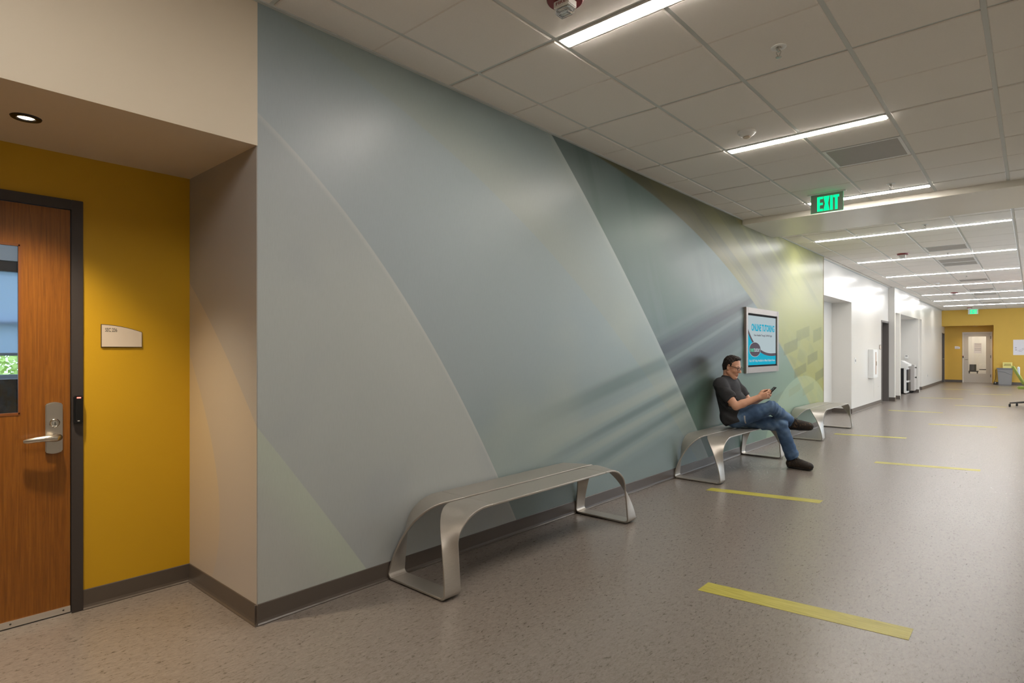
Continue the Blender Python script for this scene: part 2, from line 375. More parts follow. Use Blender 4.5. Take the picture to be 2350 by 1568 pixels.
# ------------------------------------------------------------------ the setting: floor, walls
struct('floor', B((-4.4, XR, Y0, 33.6, -0.12, 0.0)), floor_m, 'grey brown marbled linoleum corridor floor')
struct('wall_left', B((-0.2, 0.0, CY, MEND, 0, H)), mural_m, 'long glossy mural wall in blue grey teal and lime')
struct('wall_return', B((SX, -0.0015, CY-0.004, CY+0.10, 0, SZ)), return_m, 'narrow mural return wall beside the mustard door recess')
struct('wall_header', B((SX-0.15, 0.0, Y0, CY, SZ, H)), cream, 'cream bulkhead above the mustard door recess')
DY0, DY1, DZ = -1.62, -0.577, 2.10
struct('wall_recess', B((SX-0.15, SX, DY1, CY+0.1, 0, SZ), (SX-0.15, SX, Y0, DY0, 0, SZ), (SX-0.15, SX, DY0, DY1, DZ, SZ)), yellow, 'mustard yellow recess wall around the wooden door')
struct('wall_far_left', B(
    (-1.1, X1, MEND, 12.77, 2.37, H), (-1.1, -0.45, MEND, 12.77, 0, 2.37), (-0.45, -0.2, MEND-0.05, MEND+0.002, 0, 2.37),
    (-1.1, X1, 12.77, 16.05, 0, H), (-1.1, X1, 16.05, 17.04, 2.12, H), (-1.1, -0.32, 16.05, 17.04, 0, 2.12),
    (-1.1, X2, 17.04, 17.2, 0, H), (-1.1, X2, 17.2, 17.86, 2.36, H), (-1.1, -0.25, 17.2, 17.86, 0, 2.36),
    (-1.1, X2, 17.86, 18.0, 0, H), (-1.1, X2, 18.0, 21.43, 2.36, H), (-1.1, -0.95, 18.0, 21.43, 0, 2.36),
    (-1.1, X2, 21.43, 21.6, 0, H), (-1.1, X3, 21.6, 23.15, 2.42, H), (-1.1, -0.3, 21.6, 23.15, 0, 2.42),
    (-1.1, X3, 23.15, 29.15, 0, H), (-1.1, X3, 29.15, 30.02, 2.10, H), (-1.1, -0.2, 29.15, 30.02, 0, 2.10), (-1.1, X3, 30.02, YB+0.1, 0, H)),
    white_wall, 'glossy white wall with door bays beyond the mural')
RX1 = 1.634
struct('wall_end', B((X3, XR, YE, YE+0.12, 2.38, H), (RX1, XR, YE, YB+0.12, 0, 2.38), (X3, RX1, YE+0.12, YB+0.12, 2.375, 2.5),
    (X3, 0.56, YB, YB+0.12, 0, 2.375), (1.553, RX1, YB, YB+0.12, 0, 2.375), (0.56, 1.553, YB, YB+0.12, 2.14, 2.375)), yellow_far, 'ochre end wall with a recessed glazed door')
XN = 3.45
struct('wall_right', B((XN, XN+0.15, Y0, BM0, 0, H)), white_wall, 'plain white wall on the viewer side of the near corridor')
struct('wall_lounge', B((XN, XR, BM0-0.15, BM0, 0, H), (XR, XR+0.15, BM0-0.15, 33.6, 0, 0.75), (XR, XR+0.15, BM0-0.15, 33.6, 2.75, H), *[(XR, XR+0.15, a, b, 0.75, 2.75) for a, b in ((BM0-0.15, 7.6), (11.4, 12.0), (15.8, 16.4), (20.2, 20.8), (24.6, 25.2), (29.0, 33.6))]), white_wall, 'white lounge wall with tall windows on the open side')
for i, (a, b) in enumerate(((7.6, 11.4), (12.0, 15.8), (16.4, 20.2), (20.8, 24.6), (25.2, 29.0))):
    wq = thing('window_%d' % (i+2), 'tall unseen lounge window put in for daylight, number %s from the bulkhead' % ['one', 'two', 'three', 'four', 'five'][i], 'window', (XR+0.08, (a+b)/2, 0.75), None, 'structure')  # out of view, put in to let daylight onto the open side
    make('window_frame', B((XR+0.04, XR+0.10, a, b, 0.75, 0.80), (XR+0.04, XR+0.10, a, b, 2.70, 2.75), (XR+0.04, XR+0.10, a, a+0.05, 0.80, 2.70), (XR+0.04, XR+0.10, b-0.05, b, 0.80, 2.70), (XR+0.04, XR+0.10, (a+b)/2-0.025, (a+b)/2+0.025, 0.80, 2.70)), dark_frame, wq)
struct('wall_back', B((-1.0, XR, Y0-0.15, Y0, 0, H)), cream, 'cream wall behind the viewer')
# trims: dark line at the end edge of the mural
struct('trim_1', B((-0.01, 0.004, MEND-0.006, MEND+0.004, 0.0, H)), plain('mural_edge', (150,120,84), 0.5), 'thin tan edge strip ending the mural')

def baseboard(name, p0, p1, out, label):
    """rubber cove base with a toe, along p0-p1, facing out"""
    bm = bmesh.new(); p0, p1, out = Vector((*p0,0)), Vector((*p1,0)), Vector((*out,0))
    prof = [(0,0),(0.014,0),(0.0145,0.004),(0.008,0.010),(0.005,0.022),(0.004,0.0985),(0.002,0.1016),(0,0.1016)]
    A = [bm.verts.new(p0+out*a+Vector((0,0,h))) for a, h in prof]; C = [bm.verts.new(p1+out*a+Vector((0,0,h))) for a, h in prof]
    n = len(prof); bm.faces.new(A); bm.faces.new(C[::-1])
    for i in range(n): bm.faces.new((A[i], C[i], C[(i+1) % n], A[(i+1) % n]))
    bmesh.ops.recalc_face_normals(bm, faces=bm.faces)
    return struct(name, bm, base_m, label)
baseboard('baseboard_left', (0, CY-0.016), (0, MEND), (1,0), 'dark rubber baseboard along the mural')
baseboard('baseboard_return', (SX, CY-0.004), (0.014, CY-0.004), (0,-1), 'dark rubber baseboard on the narrow return wall')
baseboard('baseboard_recess', (SX, DY1), (SX, CY), (1,0), 'dark rubber baseboard on the mustard wall')
fb = [((-0.45, MEND), (-0.45, 12.77), (1,0)), ((-0.45, 12.77), (X1+0.012, 12.77), (0,-1)), ((X1, 12.77), (X1, 16.05), (1,0)), ((X1, 17.04), (X2+0.012, 17.04), (0,-1)),
      ((X2, 17.04), (X2, 17.2), (1,0)), ((-0.25, 17.86), (X2+0.012, 17.86), (0,-1)), ((-0.95, 21.43), (X2+0.012, 21.43), (0,-1)), ((-0.3, 23.15), (X3+0.012, 23.15), (0,-1)),
      ((X3, 23.15), (X3, 29.15), (1,0))]
for i, (a, b, o) in enumerate(fb): baseboard('baseboard_far_left', a, b, o, 'grey rubber baseboard on the white wall, run %s from the mural' % ['first','second','third','fourth','fifth','sixth','seventh','eighth','ninth'][i])
baseboard('baseboard_end', (RX1, YE), (XR, YE), (0,-1), 'grey baseboard under the ochre end wall')
baseboard('baseboard_end_recess', (X3, YB), (0.56, YB), (0,-1), 'grey baseboard inside the ochre door recess')

# ------------------------------------------------------------------ ceiling: slab, bulkhead, tiles, tees
ceil = struct('ceiling', B((SX-0.15, XR, Y0, 33.6, 3.075, 3.2)), slab_m, 'suspended ceiling of pale square tiles')
struct('beam_bulkhead', B((0.0, XR, BM0, BM1, BMZ, 3.07)), beam_m, 'glossy cream bulkhead crossing the ceiling')
P_ = 0.59
cols = [0.0] + [0.275 + P_*i for i in range(8)]
TILE = {}
def tile(x0, x1, y0, y1, groove, name='ceiling_tile', mat=None):
    gp = 0.0125; x0 += gp if x0 > 0.01 else 0.022; x1 -= gp; y0 += gp; y1 -= gp
    if y1-y0 < 0.03: return
    k = (round(x1-x0, 3), round(y1-y0, 3), round(groove-y0, 3) if groove and y0+0.06 < groove < y1-0.06 else None, name)
    if k not in TILE:
        bm = bmesh.new(); dx, dy, gr = k[0], k[1], k[2]; z1 = 0.032
        parts = [(0, dy)] if gr is None else [(0, gr-0.004), (gr+0.004, dy)]
        for a, b in parts:
            e = 0.005
            lo = [bm.verts.new(q) for q in ((e,a+e,0),(dx-e,a+e,0),(dx-e,b-e,0),(e,b-e,0))]
            md = [bm.verts.new(q) for q in ((0,a,e),(dx,a,e),(dx,b,e),(0,b,e))]; hi = [bm.verts.new(q) for q in ((0,a,z1),(dx,a,z1),(dx,b,z1),(0,b,z1))]
            bm.faces.new(lo[::-1]); bm.faces.new(hi)
            for u, w_ in ((lo, md), (md, hi)):
                for i in range(4): bm.faces.new((u[i], u[(i+1)%4], w_[(i+1)%4], w_[i]))
        if gr is not None: box(bm, 0.002, dx-0.002, gr-0.005, gr+0.005, 0.005, z1-0.001)
        me = bpy.data.meshes.new(name); bm.to_mesh(me); bm.free(); me.materials.append(mat or tile_m); TILE[k] = me
    o = bpy.data.objects.new(name, TILE[k]); COL.objects.link(o); o.location = (x0, y0, H + rng.uniform(-0.0006, 0.0006)); o.parent = ceil
    return o
LW = 0.10
near_Y = [k*P_ for k in (-2, 2, 6, 10)]
far_Y = [8.57, 11.50, 14.42, 17.36, 20.26, 23.12, 26.0]
near_g = [(3, 7*P_, 8*P_)]
far_g = [(3, 10.33, 10.91), (3, 12.08, 12.67), (3, 12.67, 13.25), (3, 16.18, 16.76), (3, 19.09, 19.68), (3, 20.85, 21.43), (3, 24.88, 25.46)]
occ = {}
for j in range(len(cols)-1): occ[j] = []
for y in near_Y:
    for j in (2, 3): occ[j].append((y, y+LW+0.012))
for y in far_Y:
    for j in (1, 2, 3, 4): occ[j].append((y-0.045, y+0.045))
for j, a, b in near_g + far_g: occ[j].append((a, b))
near_rows = [(k*P_, (k+1)*P_, (k+2)*P_) for k in range(-8, 10, 2)] + [(10*P_, None, BM0)]
far_rows = [(BM1, None, 7.94), (7.94, None, 8.57)]
for i, y in enumerate(far_Y):
    nxt = far_Y[i+1] if i+1 < len(far_Y) else 28.95
    far_rows += [(y, y+0.585, y+1.17), (y+1.17, y+1.755, y+2.34), (y+2.34, None, nxt)]
far_rows += [(28.95, None, YE)]
def fill(j, rows):
    for y0, gr, y1 in rows:
        segs = [(y0, y1)]
        for a, b in occ[j]:
            ns = []
            for s0, s1 in segs:
                if b <= s0 or a >= s1: ns.append((s0, s1)); continue
                if a > s0+0.02: ns.append((s0, a))
                if b < s1-0.02: ns.append((b, s1))
            segs = ns
        for s0, s1 in segs: tile(cols[j], cols[j+1], s0, s1, gr)
for j in range(len(cols)-1): fill(j, near_rows); fill(j, far_rows)
for c in cols[1:]:
    for a, b in ((Y0, BM0), (BM1, YE)): make('main_tee', B((c-0.012, c+0.012, a, b, H+0.007, H+0.05)), tee_m, ceil)
for y in [r[0] for r in near_rows] + [r[0] for r in far_rows[1:]]:
    make('cross_tee', B((0.0, cols[-1], y-0.011, y+0.011, H+0.008, H+0.049)), tee_m, ceil)
for a, b in ((Y0, BM0), (BM1, MEND)): make('edge_molding', B((0.0, 0.022, a, b, H-0.004, H+0.02)), tee_m, ceil)
for a, b, x in ((MEND, 17.04, X1), (17.04, 21.6, X2), (21.6, YE, X3)): make('edge_molding', B((x, x+0.022, a, b, H-0.004, H+0.02)), tee_m, ceil)
make('ceiling_panel', B((cols[-1], XR, Y0, BM0, H, 3.07), (cols[-1], XR, BM1, 33.6, H, 3.07), (SX-0.15, cols[-1], YE+0.12, 33.6, 3.0, 3.07), (-1.1, 0.0, MEND, YE, H+0.005, 3.07)), tile_m, ceil)

# ------------------------------------------------------------------ ceiling fittings
def light(x0, x1, y, wd, mat, label, group):
    t = thing('ceiling_light', label, 'ceiling light', ((x0+x1)/2, y, H), group)
    h = wd/2; z0 = H-0.004
    make('housing', B((x0, x1, y-h-0.012, y-h, z0, H+0.035), (x0, x1, y+h, y+h+0.012, z0, H+0.035), (x0, x0+0.008, y-h, y+h, z0, H+0.035), (x1-0.008, x1, y-h, y+h, z0, H+0.035), (x0+0.008, x1-0.008, y-h, y+h, H+0.02, H+0.035)), fix_m, t)
    make('diffuser', B((x0+0.008, x1-0.008, y-h, y+h, H-0.009, H+0.012)), mat, t, bevel=0.003)
    return t
nl = {2: 'short linear ceiling light nearest the viewer, cut by the picture edge', 6: 'short linear ceiling light beside the smoke detector', 10: 'short linear ceiling light just behind the hanging exit sign',
      -2: 'short linear ceiling light above the door recess', -6: 'short linear ceiling light behind the viewer'}
for k in (-2, 2, 6, 10): light(cols[2]+0.014, cols[4]-0.014, k*P_+0.012+0.05, 0.074, near_e, nl[k], 'short ceiling lights before the bulkhead')
od = ['first', 'second', 'third', 'fourth', 'fifth', 'sixth', 'last']
for i, y in enumerate(far_Y): light(cols[1]+0.014, cols[5]-0.014, y, 0.052, far_e, 'long linear ceiling light, %s one beyond the bulkhead' % od[i], 'long ceiling lights beyond the bulkhead')
for i, y in enumerate(far_Y[:6]): light(3.4, 5.8, y, 0.062, lounge_fill_e, 'unseen lounge light added for bounce, %s from the bulkhead' % od[i], 'added unseen lounge lights')  # lamps added out of view to bounce more light onto the far ceiling
def grille(j, a, b, label):
    t = thing('ceiling_grille', label, 'ceiling grille', ((cols[j]+cols[j+1])/2, (a+b)/2, H), 'perforated ceiling grilles')
    x0, x1, y0, y1 = cols[j]+0.013, cols[j+1]-0.013, a+0.012, b-0.012; f = 0.022; z0 = H+0.001
    make('frame', B((x0, x1, y0, y0+f, z0, z0+0.02), (x0, x1, y1-f, y1, z0, z0+0.02), (x0, x0+f, y0+f, y1-f, z0, z0+0.02), (x1-f, x1, y0+f, y1-f, z0, z0+0.02)), fix_m, t)
    make('perforated_plate', B((x0+f, x1-f, y0+f, y1-f, z0+0.004, z0+0.012)), perf_m, t)
gl_ = ['grey perforated return grille by the second short ceiling light', 'perforated grille before the second long ceiling light', 'perforated grille just after the second long ceiling light', 'paired perforated grille further from the second long light',
       'perforated grille before the fourth long ceiling light', 'perforated grille before the fifth long ceiling light', 'perforated grille after the fifth long ceiling light', 'perforated grille before the last long ceiling light']
for (j, a, b), l in zip(near_g + far_g, gl_): grille(j, a, b, l)
def sprinkler(x, y, label):
    t = thing('sprinkler_head', label, 'sprinkler', (x, y, H), 'ceiling sprinkler heads')
    make('escutcheon', lathe(bmesh.new(), [(0.040,0.002),(0.040,-0.003),(0.032,-0.006),(0.02,-0.004),(0.018,0.002)], (x,y,H)), fix_m, t, smooth=True)
    bm = lathe(bmesh.new(), [(0.012,0.0),(0.012,-0.014),(0.007,-0.018),(0.007,-0.026)], (x,y,H), n=14)
    for s in (-1, 1): tube(bm, [(x+s*0.007, y, H-0.018), (x+s*0.012, y, H-0.03), (x+s*0.003, y, H-0.052)], 0.0024, 6)
    lathe(bm, [(0.0025,-0.05),(0.0025,-0.056)], (x,y,H), n=8)
    make('frame', bm, chrome, t, smooth=True)
    make('deflector', lathe(bmesh.new(), [(0.0,-0.056),(0.016,-0.056),(0.016,-0.058),(0.0,-0.0585)], (x,y,H), n=18), chrome, t)
for x, y, l in [(1.756,2.066,'metal sprinkler head nearest the viewer in a pale ceiling tile'), (1.739,5.63,'metal sprinkler head near the last short ceiling light'), (1.735,8.2,'metal sprinkler head just past the bulkhead'),
                (1.72,11.2,'sprinkler head beside the second long ceiling light'), (1.70,15.3,'sprinkler head between third and fourth long lights')]: sprinkler(x, y, l)
def smoke(x, y, label):
    t = thing('smoke_detector', label, 'smoke detector', (x, y, H), 'round smoke detectors')
    make('base', lathe(bmesh.new(), [(0.066,0.004),(0.066,-0.012),(0.062,-0.016)], (x,y,H)), white_p, t, smooth=True)
    make('body', lathe(bmesh.new(), [(0.060,-0.016),(0.056,-0.024),(0.040,-0.036),(0.034,-0.040)], (x,y,H)), white_p, t, smooth=True)
    make('sensor_cap', lathe(bmesh.new(), [(0.028,-0.040),(0.028,-0.048),(0.020,-0.053),(0,-0.054)], (x,y,H)), sign_f, t, smooth=True)
smoke(1.162, 3.23, 'round white smoke detector beside the second short ceiling light'); smoke(1.02, 16.6, 'small distant smoke detector before the fourth long ceiling light')
def alarm(x, y, label, lettered):
    t = thing('fire_alarm_strobe', label, 'fire alarm', (x, y, H), 'red ceiling alarm strobes')
    make('base', lathe(bmesh.new(), [(0.088,0.004),(0.088,-0.016),(0.084,-0.022),(0,-0.023)], (x,y,H)), red_p, t, smooth=True)
    bm = B((x-0.045, x+0.045, y-0.034, y+0.034, H-0.058, H-0.023)); hs = make('housing', bm, white_p, t, bevel=0.004)
    make('strobe_lens', B((x-0.042, x+0.042, y-0.03, y+0.03, H-0.088, H-0.058)), strobe_m, t, bevel=0.010)
    make('reflector', prism(bmesh.new(), [(x-0.03,H-0.0585),(x+0.03,H-0.0585),(x+0.012,H-0.07),(x-0.012,H-0.07)], 'y', y-0.018, y+0.018), chrome, t)
    if lettered: make('lettering', text_bm('FIRE', -0.028, 0.028, -0.007, 0.007, ((x, y-0.034, H-0.040), (1,0,0), (0,0,1), (0,-1,0))), red_p, t)
alarm(1.14, 0.90, 'red round fire alarm strobe at the top edge near the first light', True)
alarm(1.118, 10.80, 'red fire alarm strobe before the second long ceiling light', False); alarm(1.108, 19.9, 'red fire alarm strobe by the fifth long ceiling light', False); alarm(0.97, 27.6, 'red fire alarm strobe farthest along by the end wall', False)
# exit signs
def exit_sign(x0, x1, y, ztop, hgt, label, pm):
    t = thing('exit_sign', label, 'exit sign', ((x0+x1)/2, y, ztop), None)
    z1, z0 = ztop-0.012, ztop-hgt
    make('canopy', B((x0-0.035, x1+0.03, y-0.02, y+0.02, ztop-0.012, ztop)), fix_m, t, bevel=0.003)
    make('panel', B((x0, x1, y-0.003, y+0.003, z0, z1)), pm, t)
    make('lit_edge', B((x0-0.003, x0, y-0.003, y+0.003, z0-0.003, z1), (x1, x1+0.003, y-0.003, y+0.003, z0-0.003, z1), (x0, x1, y-0.003, y+0.003, z0-0.003, z0)), green_edge, t)
    W = x1-x0; lw = W*0.66; lh = (z1-z0)*0.80; zz = z0+(z1-z0)*0.07; cx = x0+W*0.20; s = 0.0245*W/0.31; yy = y-0.006
    bm = bmesh.new(); u = lw*0.27
    for q in ((cx, cx+s, zz, zz+lh), (cx+s, cx+u, zz, zz+s), (cx+s, cx+u*0.98, zz+lh/2-s/2, zz+lh/2+s/2), (cx+s, cx+u, zz+lh-s, zz+lh)): box(bm, q[0], q[1], yy, yy+0.002, q[2], q[3])
    a = cx+u*1.10; b = a+lw*0.29; sx = s*1.15
    prism(bm, [(a,zz),(a+sx,zz),(b,zz+lh),(b-sx,zz+lh)], 'y', yy, yy+0.002); prism(bm, [(b,zz),(b-sx,zz),(a,zz+lh),(a+sx,zz+lh)], 'y', yy-0.0004, yy+0.0016)
    a = b+lw*0.03; box(bm, a, a+s, yy, yy+0.002, zz, zz+lh)
    a = a+s+lw*0.03; b = a+lw*0.27; box(bm, a, b, yy, yy+0.002, zz+lh-s, zz+lh); box(bm, (a+b)/2-s/2, (a+b)/2+s/2, yy, yy+0.002, zz, zz+lh-s)
    make('exit_letters', bm, green_e, t)
    return t
exit_sign(1.012, 1.322, 5.57, H-0.0005, 0.205, 'hanging clear exit sign with green letters before the bulkhead', exit_glass)
exit_sign(0.86, 1.18, 28.6, H-0.0005, 0.21, 'small distant green exit sign in front of the ochre end wall', white_p)
# recessed downlight in the soffit
t = thing('recessed_downlight', 'round black rimmed downlight in the soffit over the door', 'downlight', (-0.402, -0.874, SZ))
make('rim', lathe(bmesh.new(), [(0.030,0.02),(0.031,-0.001),(0.034,-0.006),(0.052,-0.005),(0.055,0.0)], (-0.402,-0.874,SZ)), black, t, smooth=True)
make('lamp_face', lathe(bmesh.new(), [(0.0,-0.004),(0.018,-0.0035),(0.029,0.0),(0.031,0.004)], (-0.402,-0.874,SZ)), emit('warm_lamp', (1.0,0.78,0.55), 9.0), t, smooth=True)
def spot(x, y, z, wt, colr, ang=2.3):
    l = bpy.data.lights.new('downlight_beam', 'SPOT'); l.energy = wt; l.color = colr; l.spot_size = ang; l.spot_blend = 1.0; l.shadow_soft_size = 0.04
    o = bpy.data.objects.new('downlight_beam', l); COL.objects.link(o); o.location = (x, y, z); return o
spot(-0.402, -0.874, SZ-0.03, SPOT_W, SPOT_C, 1.72)
spot(-0.402, -2.30, SZ-0.03, SPOT_W, SPOT_C, 1.72)

# ------------------------------------------------------------------ door_1 : wooden door in the mustard recess
d = thing('door_1', 'wooden veneer door with a narrow glass panel and dark frame', 'door', (SX, (DY0+DY1)/2, 0), None, 'structure')
FX = SX+0.012; fw = 0.05
make('door_frame', B((SX-0.16, FX, DY1-fw, DY1, 0, DZ), (SX-0.16, FX, DY0, DY0+fw, 0, DZ), (SX-0.16, FX, DY0+fw, DY1-fw, DZ-fw, DZ)), dark_frame, d, bevel=0.002)
LX1 = SX+0.006; LX0 = LX1-0.045; l0, l1, lz0, lz1 = DY0+fw+0.003, DY1-fw-0.004, 0.012, DZ-fw-0.004
gy0, gy1, gz0, gz1 = -1.07, -0.829, 1.027, 1.846
leaf = make('door_leaf', B((LX0, LX1, l0, gy0, lz0, lz1), (LX0, LX1, gy1, l1, lz0, lz1), (LX0, LX1, gy0, gy1, lz0, gz0), (LX0, LX1, gy0, gy1, gz1, lz1)), wood, d)
make('glass_pane', B((LX0+0.018, LX0+0.024, gy0, gy1, gz0, gz1)), glass, d)
make('glazing_bead', B((LX1-0.014, LX1+0.002, gy0, gy1, gz0-0.004, gz0+0.008), (LX1-0.014, LX1+0.002, gy0, gy1, gz1-0.008, gz1+0.004), (LX1-0.014, LX1+0.002, gy1-0.006, gy1+0.004, gz0, gz1), (LX1-0.014, LX1+0.002, gy0-0.004, gy0+0.006, gz0, gz1)), plain('bead_wood', (120,68,24), 0.45), d)
sw = make('door_sweep', B((LX1, LX1+0.006, l0, l1, 0.012, 0.042)), alu_strip, d)
for y in (-0.66, -0.865, -1.07, -1.28): make('screw', lathe(bmesh.new(), [(0.0,0.0078),(0.004,0.0072),(0.0045,0.006)], (LX1,y,0.028), 'x', 10), dkgrey, sw)
make('threshold', B((SX-0.12, SX+0.012, DY0+fw, DY1-fw, 0.0, 0.006)), alu_strip, d)
# lock plate with cylinder and lever
ly0, ly1, lz_0, lz_1 = -0.733, -0.664, 0.822, 1.078
n = 9; top = [(ly0+(ly1-ly0)*i/n, lz_1-0.010*((2*i/n-1)**2)) for i in range(n+1)]; bot = [(ly1-(ly1-ly0)*i/n, lz_0+0.010*((2*i/n-1)**2)) for i in range(n+1)]
lk = make('lock_plate', prism(bmesh.new(), top+bot, 'x', LX1, LX1+0.016), nickel, d, bevel=0.004)
cyl = (LX1+0.016, -0.698, 0.975)
make('lock_cylinder', lathe(bmesh.new(), [(0.021,0.0),(0.021,0.008),(0.018,0.011),(0.016,0.0095),(0.011,0.0095),(0.010,0.011),(0,0.0115)], cyl, 'x', 24), chrome, lk, smooth=True)
make('key_slot', B((cyl[0]+0.011, cyl[0]+0.0124, -0.6995, -0.6965, 0.966, 0.980)), black, lk)
make('lever_handle', tube(bmesh.new(), [(LX1+0.014,-0.690,0.905),(LX1+0.05,-0.690,0.905),(LX1+0.062,-0.70,0.905),(LX1+0.062,-0.735,0.906),(LX1+0.058,-0.775,0.9035),(LX1+0.052,-0.808,0.899),(LX1+0.047,-0.822,0.898)], [0.020,0.0185,0.0175,0.0155,0.0135,0.012,0.008], 14), nickel, lk, smooth=True)
# card reader on the frame
ry0, ry1, rz0, rz1 = -0.621, -0.581, 0.962, 1.105
t = thing('card_reader', 'slim black card reader with a red light on the dark door frame', 'card reader', (FX, (ry0+ry1)/2, rz0))
make('body', B((FX, FX+0.022, ry0, ry1, rz0, rz1)), black, t, bevel=0.006, smooth=True)
make('indicator', B((FX+0.0215, FX+0.0232, -0.609, -0.592, 1.092, 1.098)), red_led, t)
make('logo_mark', B((FX+0.0218, FX+0.0224, -0.606, -0.597, 0.976, 0.979)), white_p, t)
# room sign
sy0, sy1, z0_, z1_ = -0.499, -0.308, 1.352, 1.474
arc_ = [(sy0, z1_)] + [(sy0+(sy1-sy0)*u, z1_-0.038*u**1.9) for u in (0.15,0.3,0.45,0.6,0.75,0.88,1.0)]
poly = [(sy1, z0_), (sy0, z0_)] + arc_
t = thing('room_sign', 'cream room sign with curved top on the mustard wall', 'room sign', (SX, (sy0+sy1)/2, z0_))
make('back_plate', prism(bmesh.new(), poly, 'x', SX, SX+0.005), sign_e, t)
cxm, czm = (sy0+sy1)/2, (z0_+z1_)/2-0.004
make('face_plate', prism(bmesh.new(), [(cxm+(a-cxm)*0.965, czm+(b-czm)*0.94) for a, b in poly], 'x', SX+0.005, SX+0.008), sign_f, t)
make('lettering', text_bm('SEC 236', 0.018, 0.072, 0.083, 0.102, ((SX+0.008, sy0, z0_), (0,1,0), (0,0,1), (1,0,0))), dkgrey, t)

# ------------------------------------------------------------------ the office seen through door_1
OX = -4.2
struct('wall_office', B((OX-0.15, OX, -4.0, 1.8, 0, 1.075), (OX-0.15, OX, -4.0, 1.8, 2.16, 3.0), (OX-0.15, OX, -4.0, -3.0, 1.075, 2.16), (OX-0.15, OX, 1.0, 1.8, 1.075, 2.16), (OX, SX-0.15, -4.15, -4.0, 0, 3.0), (OX, SX-0.15, 1.8, 1.95, 0, 3.0), (OX-0.15, SX-0.15, -4.15, 1.95, 2.9, 3.05), (-0.98, -0.95, CY+0.09, 1.8, 0, 3.0)), plain('office_white', (206,216,226), 0.6), 'pale office wall around the window behind the door')
wn = thing('window_1', 'office window with a blue roller shade behind the door glass', 'window', (OX-0.1, -1.0, 1.6), None, 'structure')
wf = plain('window_frame_grey', (150,166,180), 0.5)
make('window_frame', B((OX-0.12, OX-0.06, -3.0, 1.0, 1.075, 1.115), (OX-0.12, OX-0.06, -3.0, 1.0, 2.11, 2.16), (OX-0.12, OX-0.06, -3.0, -2.95, 1.115, 2.11), (OX-0.12, OX-0.06, 0.95, 1.0, 1.115, 2.11), (OX-0.12, OX-0.06, -3.0, 1.0, 1.57, 1.61)), wf, wn)
make('window_sill', B((OX-0.03, OX+0.06, -3.0, 1.0, 1.05, 1.077)), wf, wn)
make('window_glass', B((OX-0.095, OX-0.09, -2.95, 0.95, 1.115, 2.11)), glass, wn)
g = G('blue_shade'); g.set(color=lin((206,226,248)), rough=0.8)
tr = g.N.new('ShaderNodeBsdfTranslucent'); tr.inputs[0].default_value = lin((222,236,252)); mx = g.N.new('ShaderNodeMixShader'); mx.inputs[0].default_value = 0.65
g.L.new(g.b.outputs[0], mx.inputs[1]); g.L.new(tr.outputs[0], mx.inputs[2]); g.L.new(mx.outputs[0], g.N['Material Output'].inputs[0]); shade_m = g.m
sh = thing('roller_shade', 'blue roller shade half drawn over the office window', 'roller shade', (OX-0.03, -1.0, 2.1))
make('cassette', B((OX-0.05, OX+0.03, -2.98, 0.98, 2.06, 2.15)), dark_frame, sh, bevel=0.005)
make('shade_cloth', B((OX-0.035, OX-0.032, -2.96, 0.96, 1.31, 2.06)), shade_m, sh)
make('hem_bar', B((OX-0.042, OX-0.025, -2.96, 0.96, 1.29, 1.315)), wf, sh)
t = thing('ceiling_light', 'unseen panel light added to brighten the office behind the wooden door', 'ceiling light', (-2.6, -1.0, 2.9)); make('diffuser', B((-3.2, -2.0, -1.3, -0.7, 2.88, 2.895)), emit('office_fill_panel', (0.85,0.93,1.0), 9.0), t); make('housing', B((-3.22, -1.98, -1.32, -1.3, 2.875, 2.9), (-3.22, -1.98, -0.7, -0.68, 2.875, 2.9)), fix_m, t)  # unseen lamp added to brighten the office wall above the window
# office chair back
t = thing('office_chair', 'dark leather office chair seen through the wooden door glass', 'chair', (-2.6, -0.62, 0))
leather = plain('dark_leather', (24,36,42), 0.16, spec=1.0, var=0.5, vscale=14)
bm = bmesh.new(); bmesh.ops.create_grid(bm, x_segments=36, y_segments=40, size=0.5)
for q in bm.verts:
    u, h = q.co.x*2, q.co.y*2
    q.co = Vector((-2.62 + rng.uniform(-0.008, 0.008) + 0.012*math.sin(9*u+4*h)*math.sin(11*h) + 0.06*u*u - 0.05*h, -0.58 + 0.30*u*(1-0.06*h*h), 0.80 + 0.33*h*(1-0.03*u*u)))
bmesh.ops.solidify(bm, geom=bm.faces[:], thickness=0.07); make('backrest', bm, leather, t, bevel=0.0, smooth=True)
make('seat', B((-2.62, -2.14, -0.87, -0.37, 0.42, 0.51)), leather, t, bevel=0.03, smooth=True)
make('column', lathe(bmesh.new(), [(0.025,0.10),(0.025,0.42)], (-2.4,-0.62,0), n=14), black, t)
bm = bmesh.new()
for k in range(5):
    a = 2*math.pi*k/5; tube(bm, [(-2.4,-0.62,0.11), (-2.4+0.3*math.cos(a), -0.62+0.3*math.sin(a), 0.075)], [0.022,0.014], 8)
make('star_base', bm, black, t)
for k in range(5):
    a = 2*math.pi*k/5; make('caster', lathe(bmesh.new(), [(0,-0.014),(0.03,-0.012),(0.03,0.012),(0,0.014)], (-2.4+0.3*math.cos(a), -0.62+0.3*math.sin(a), 0.03), 'y', 14), black, t)
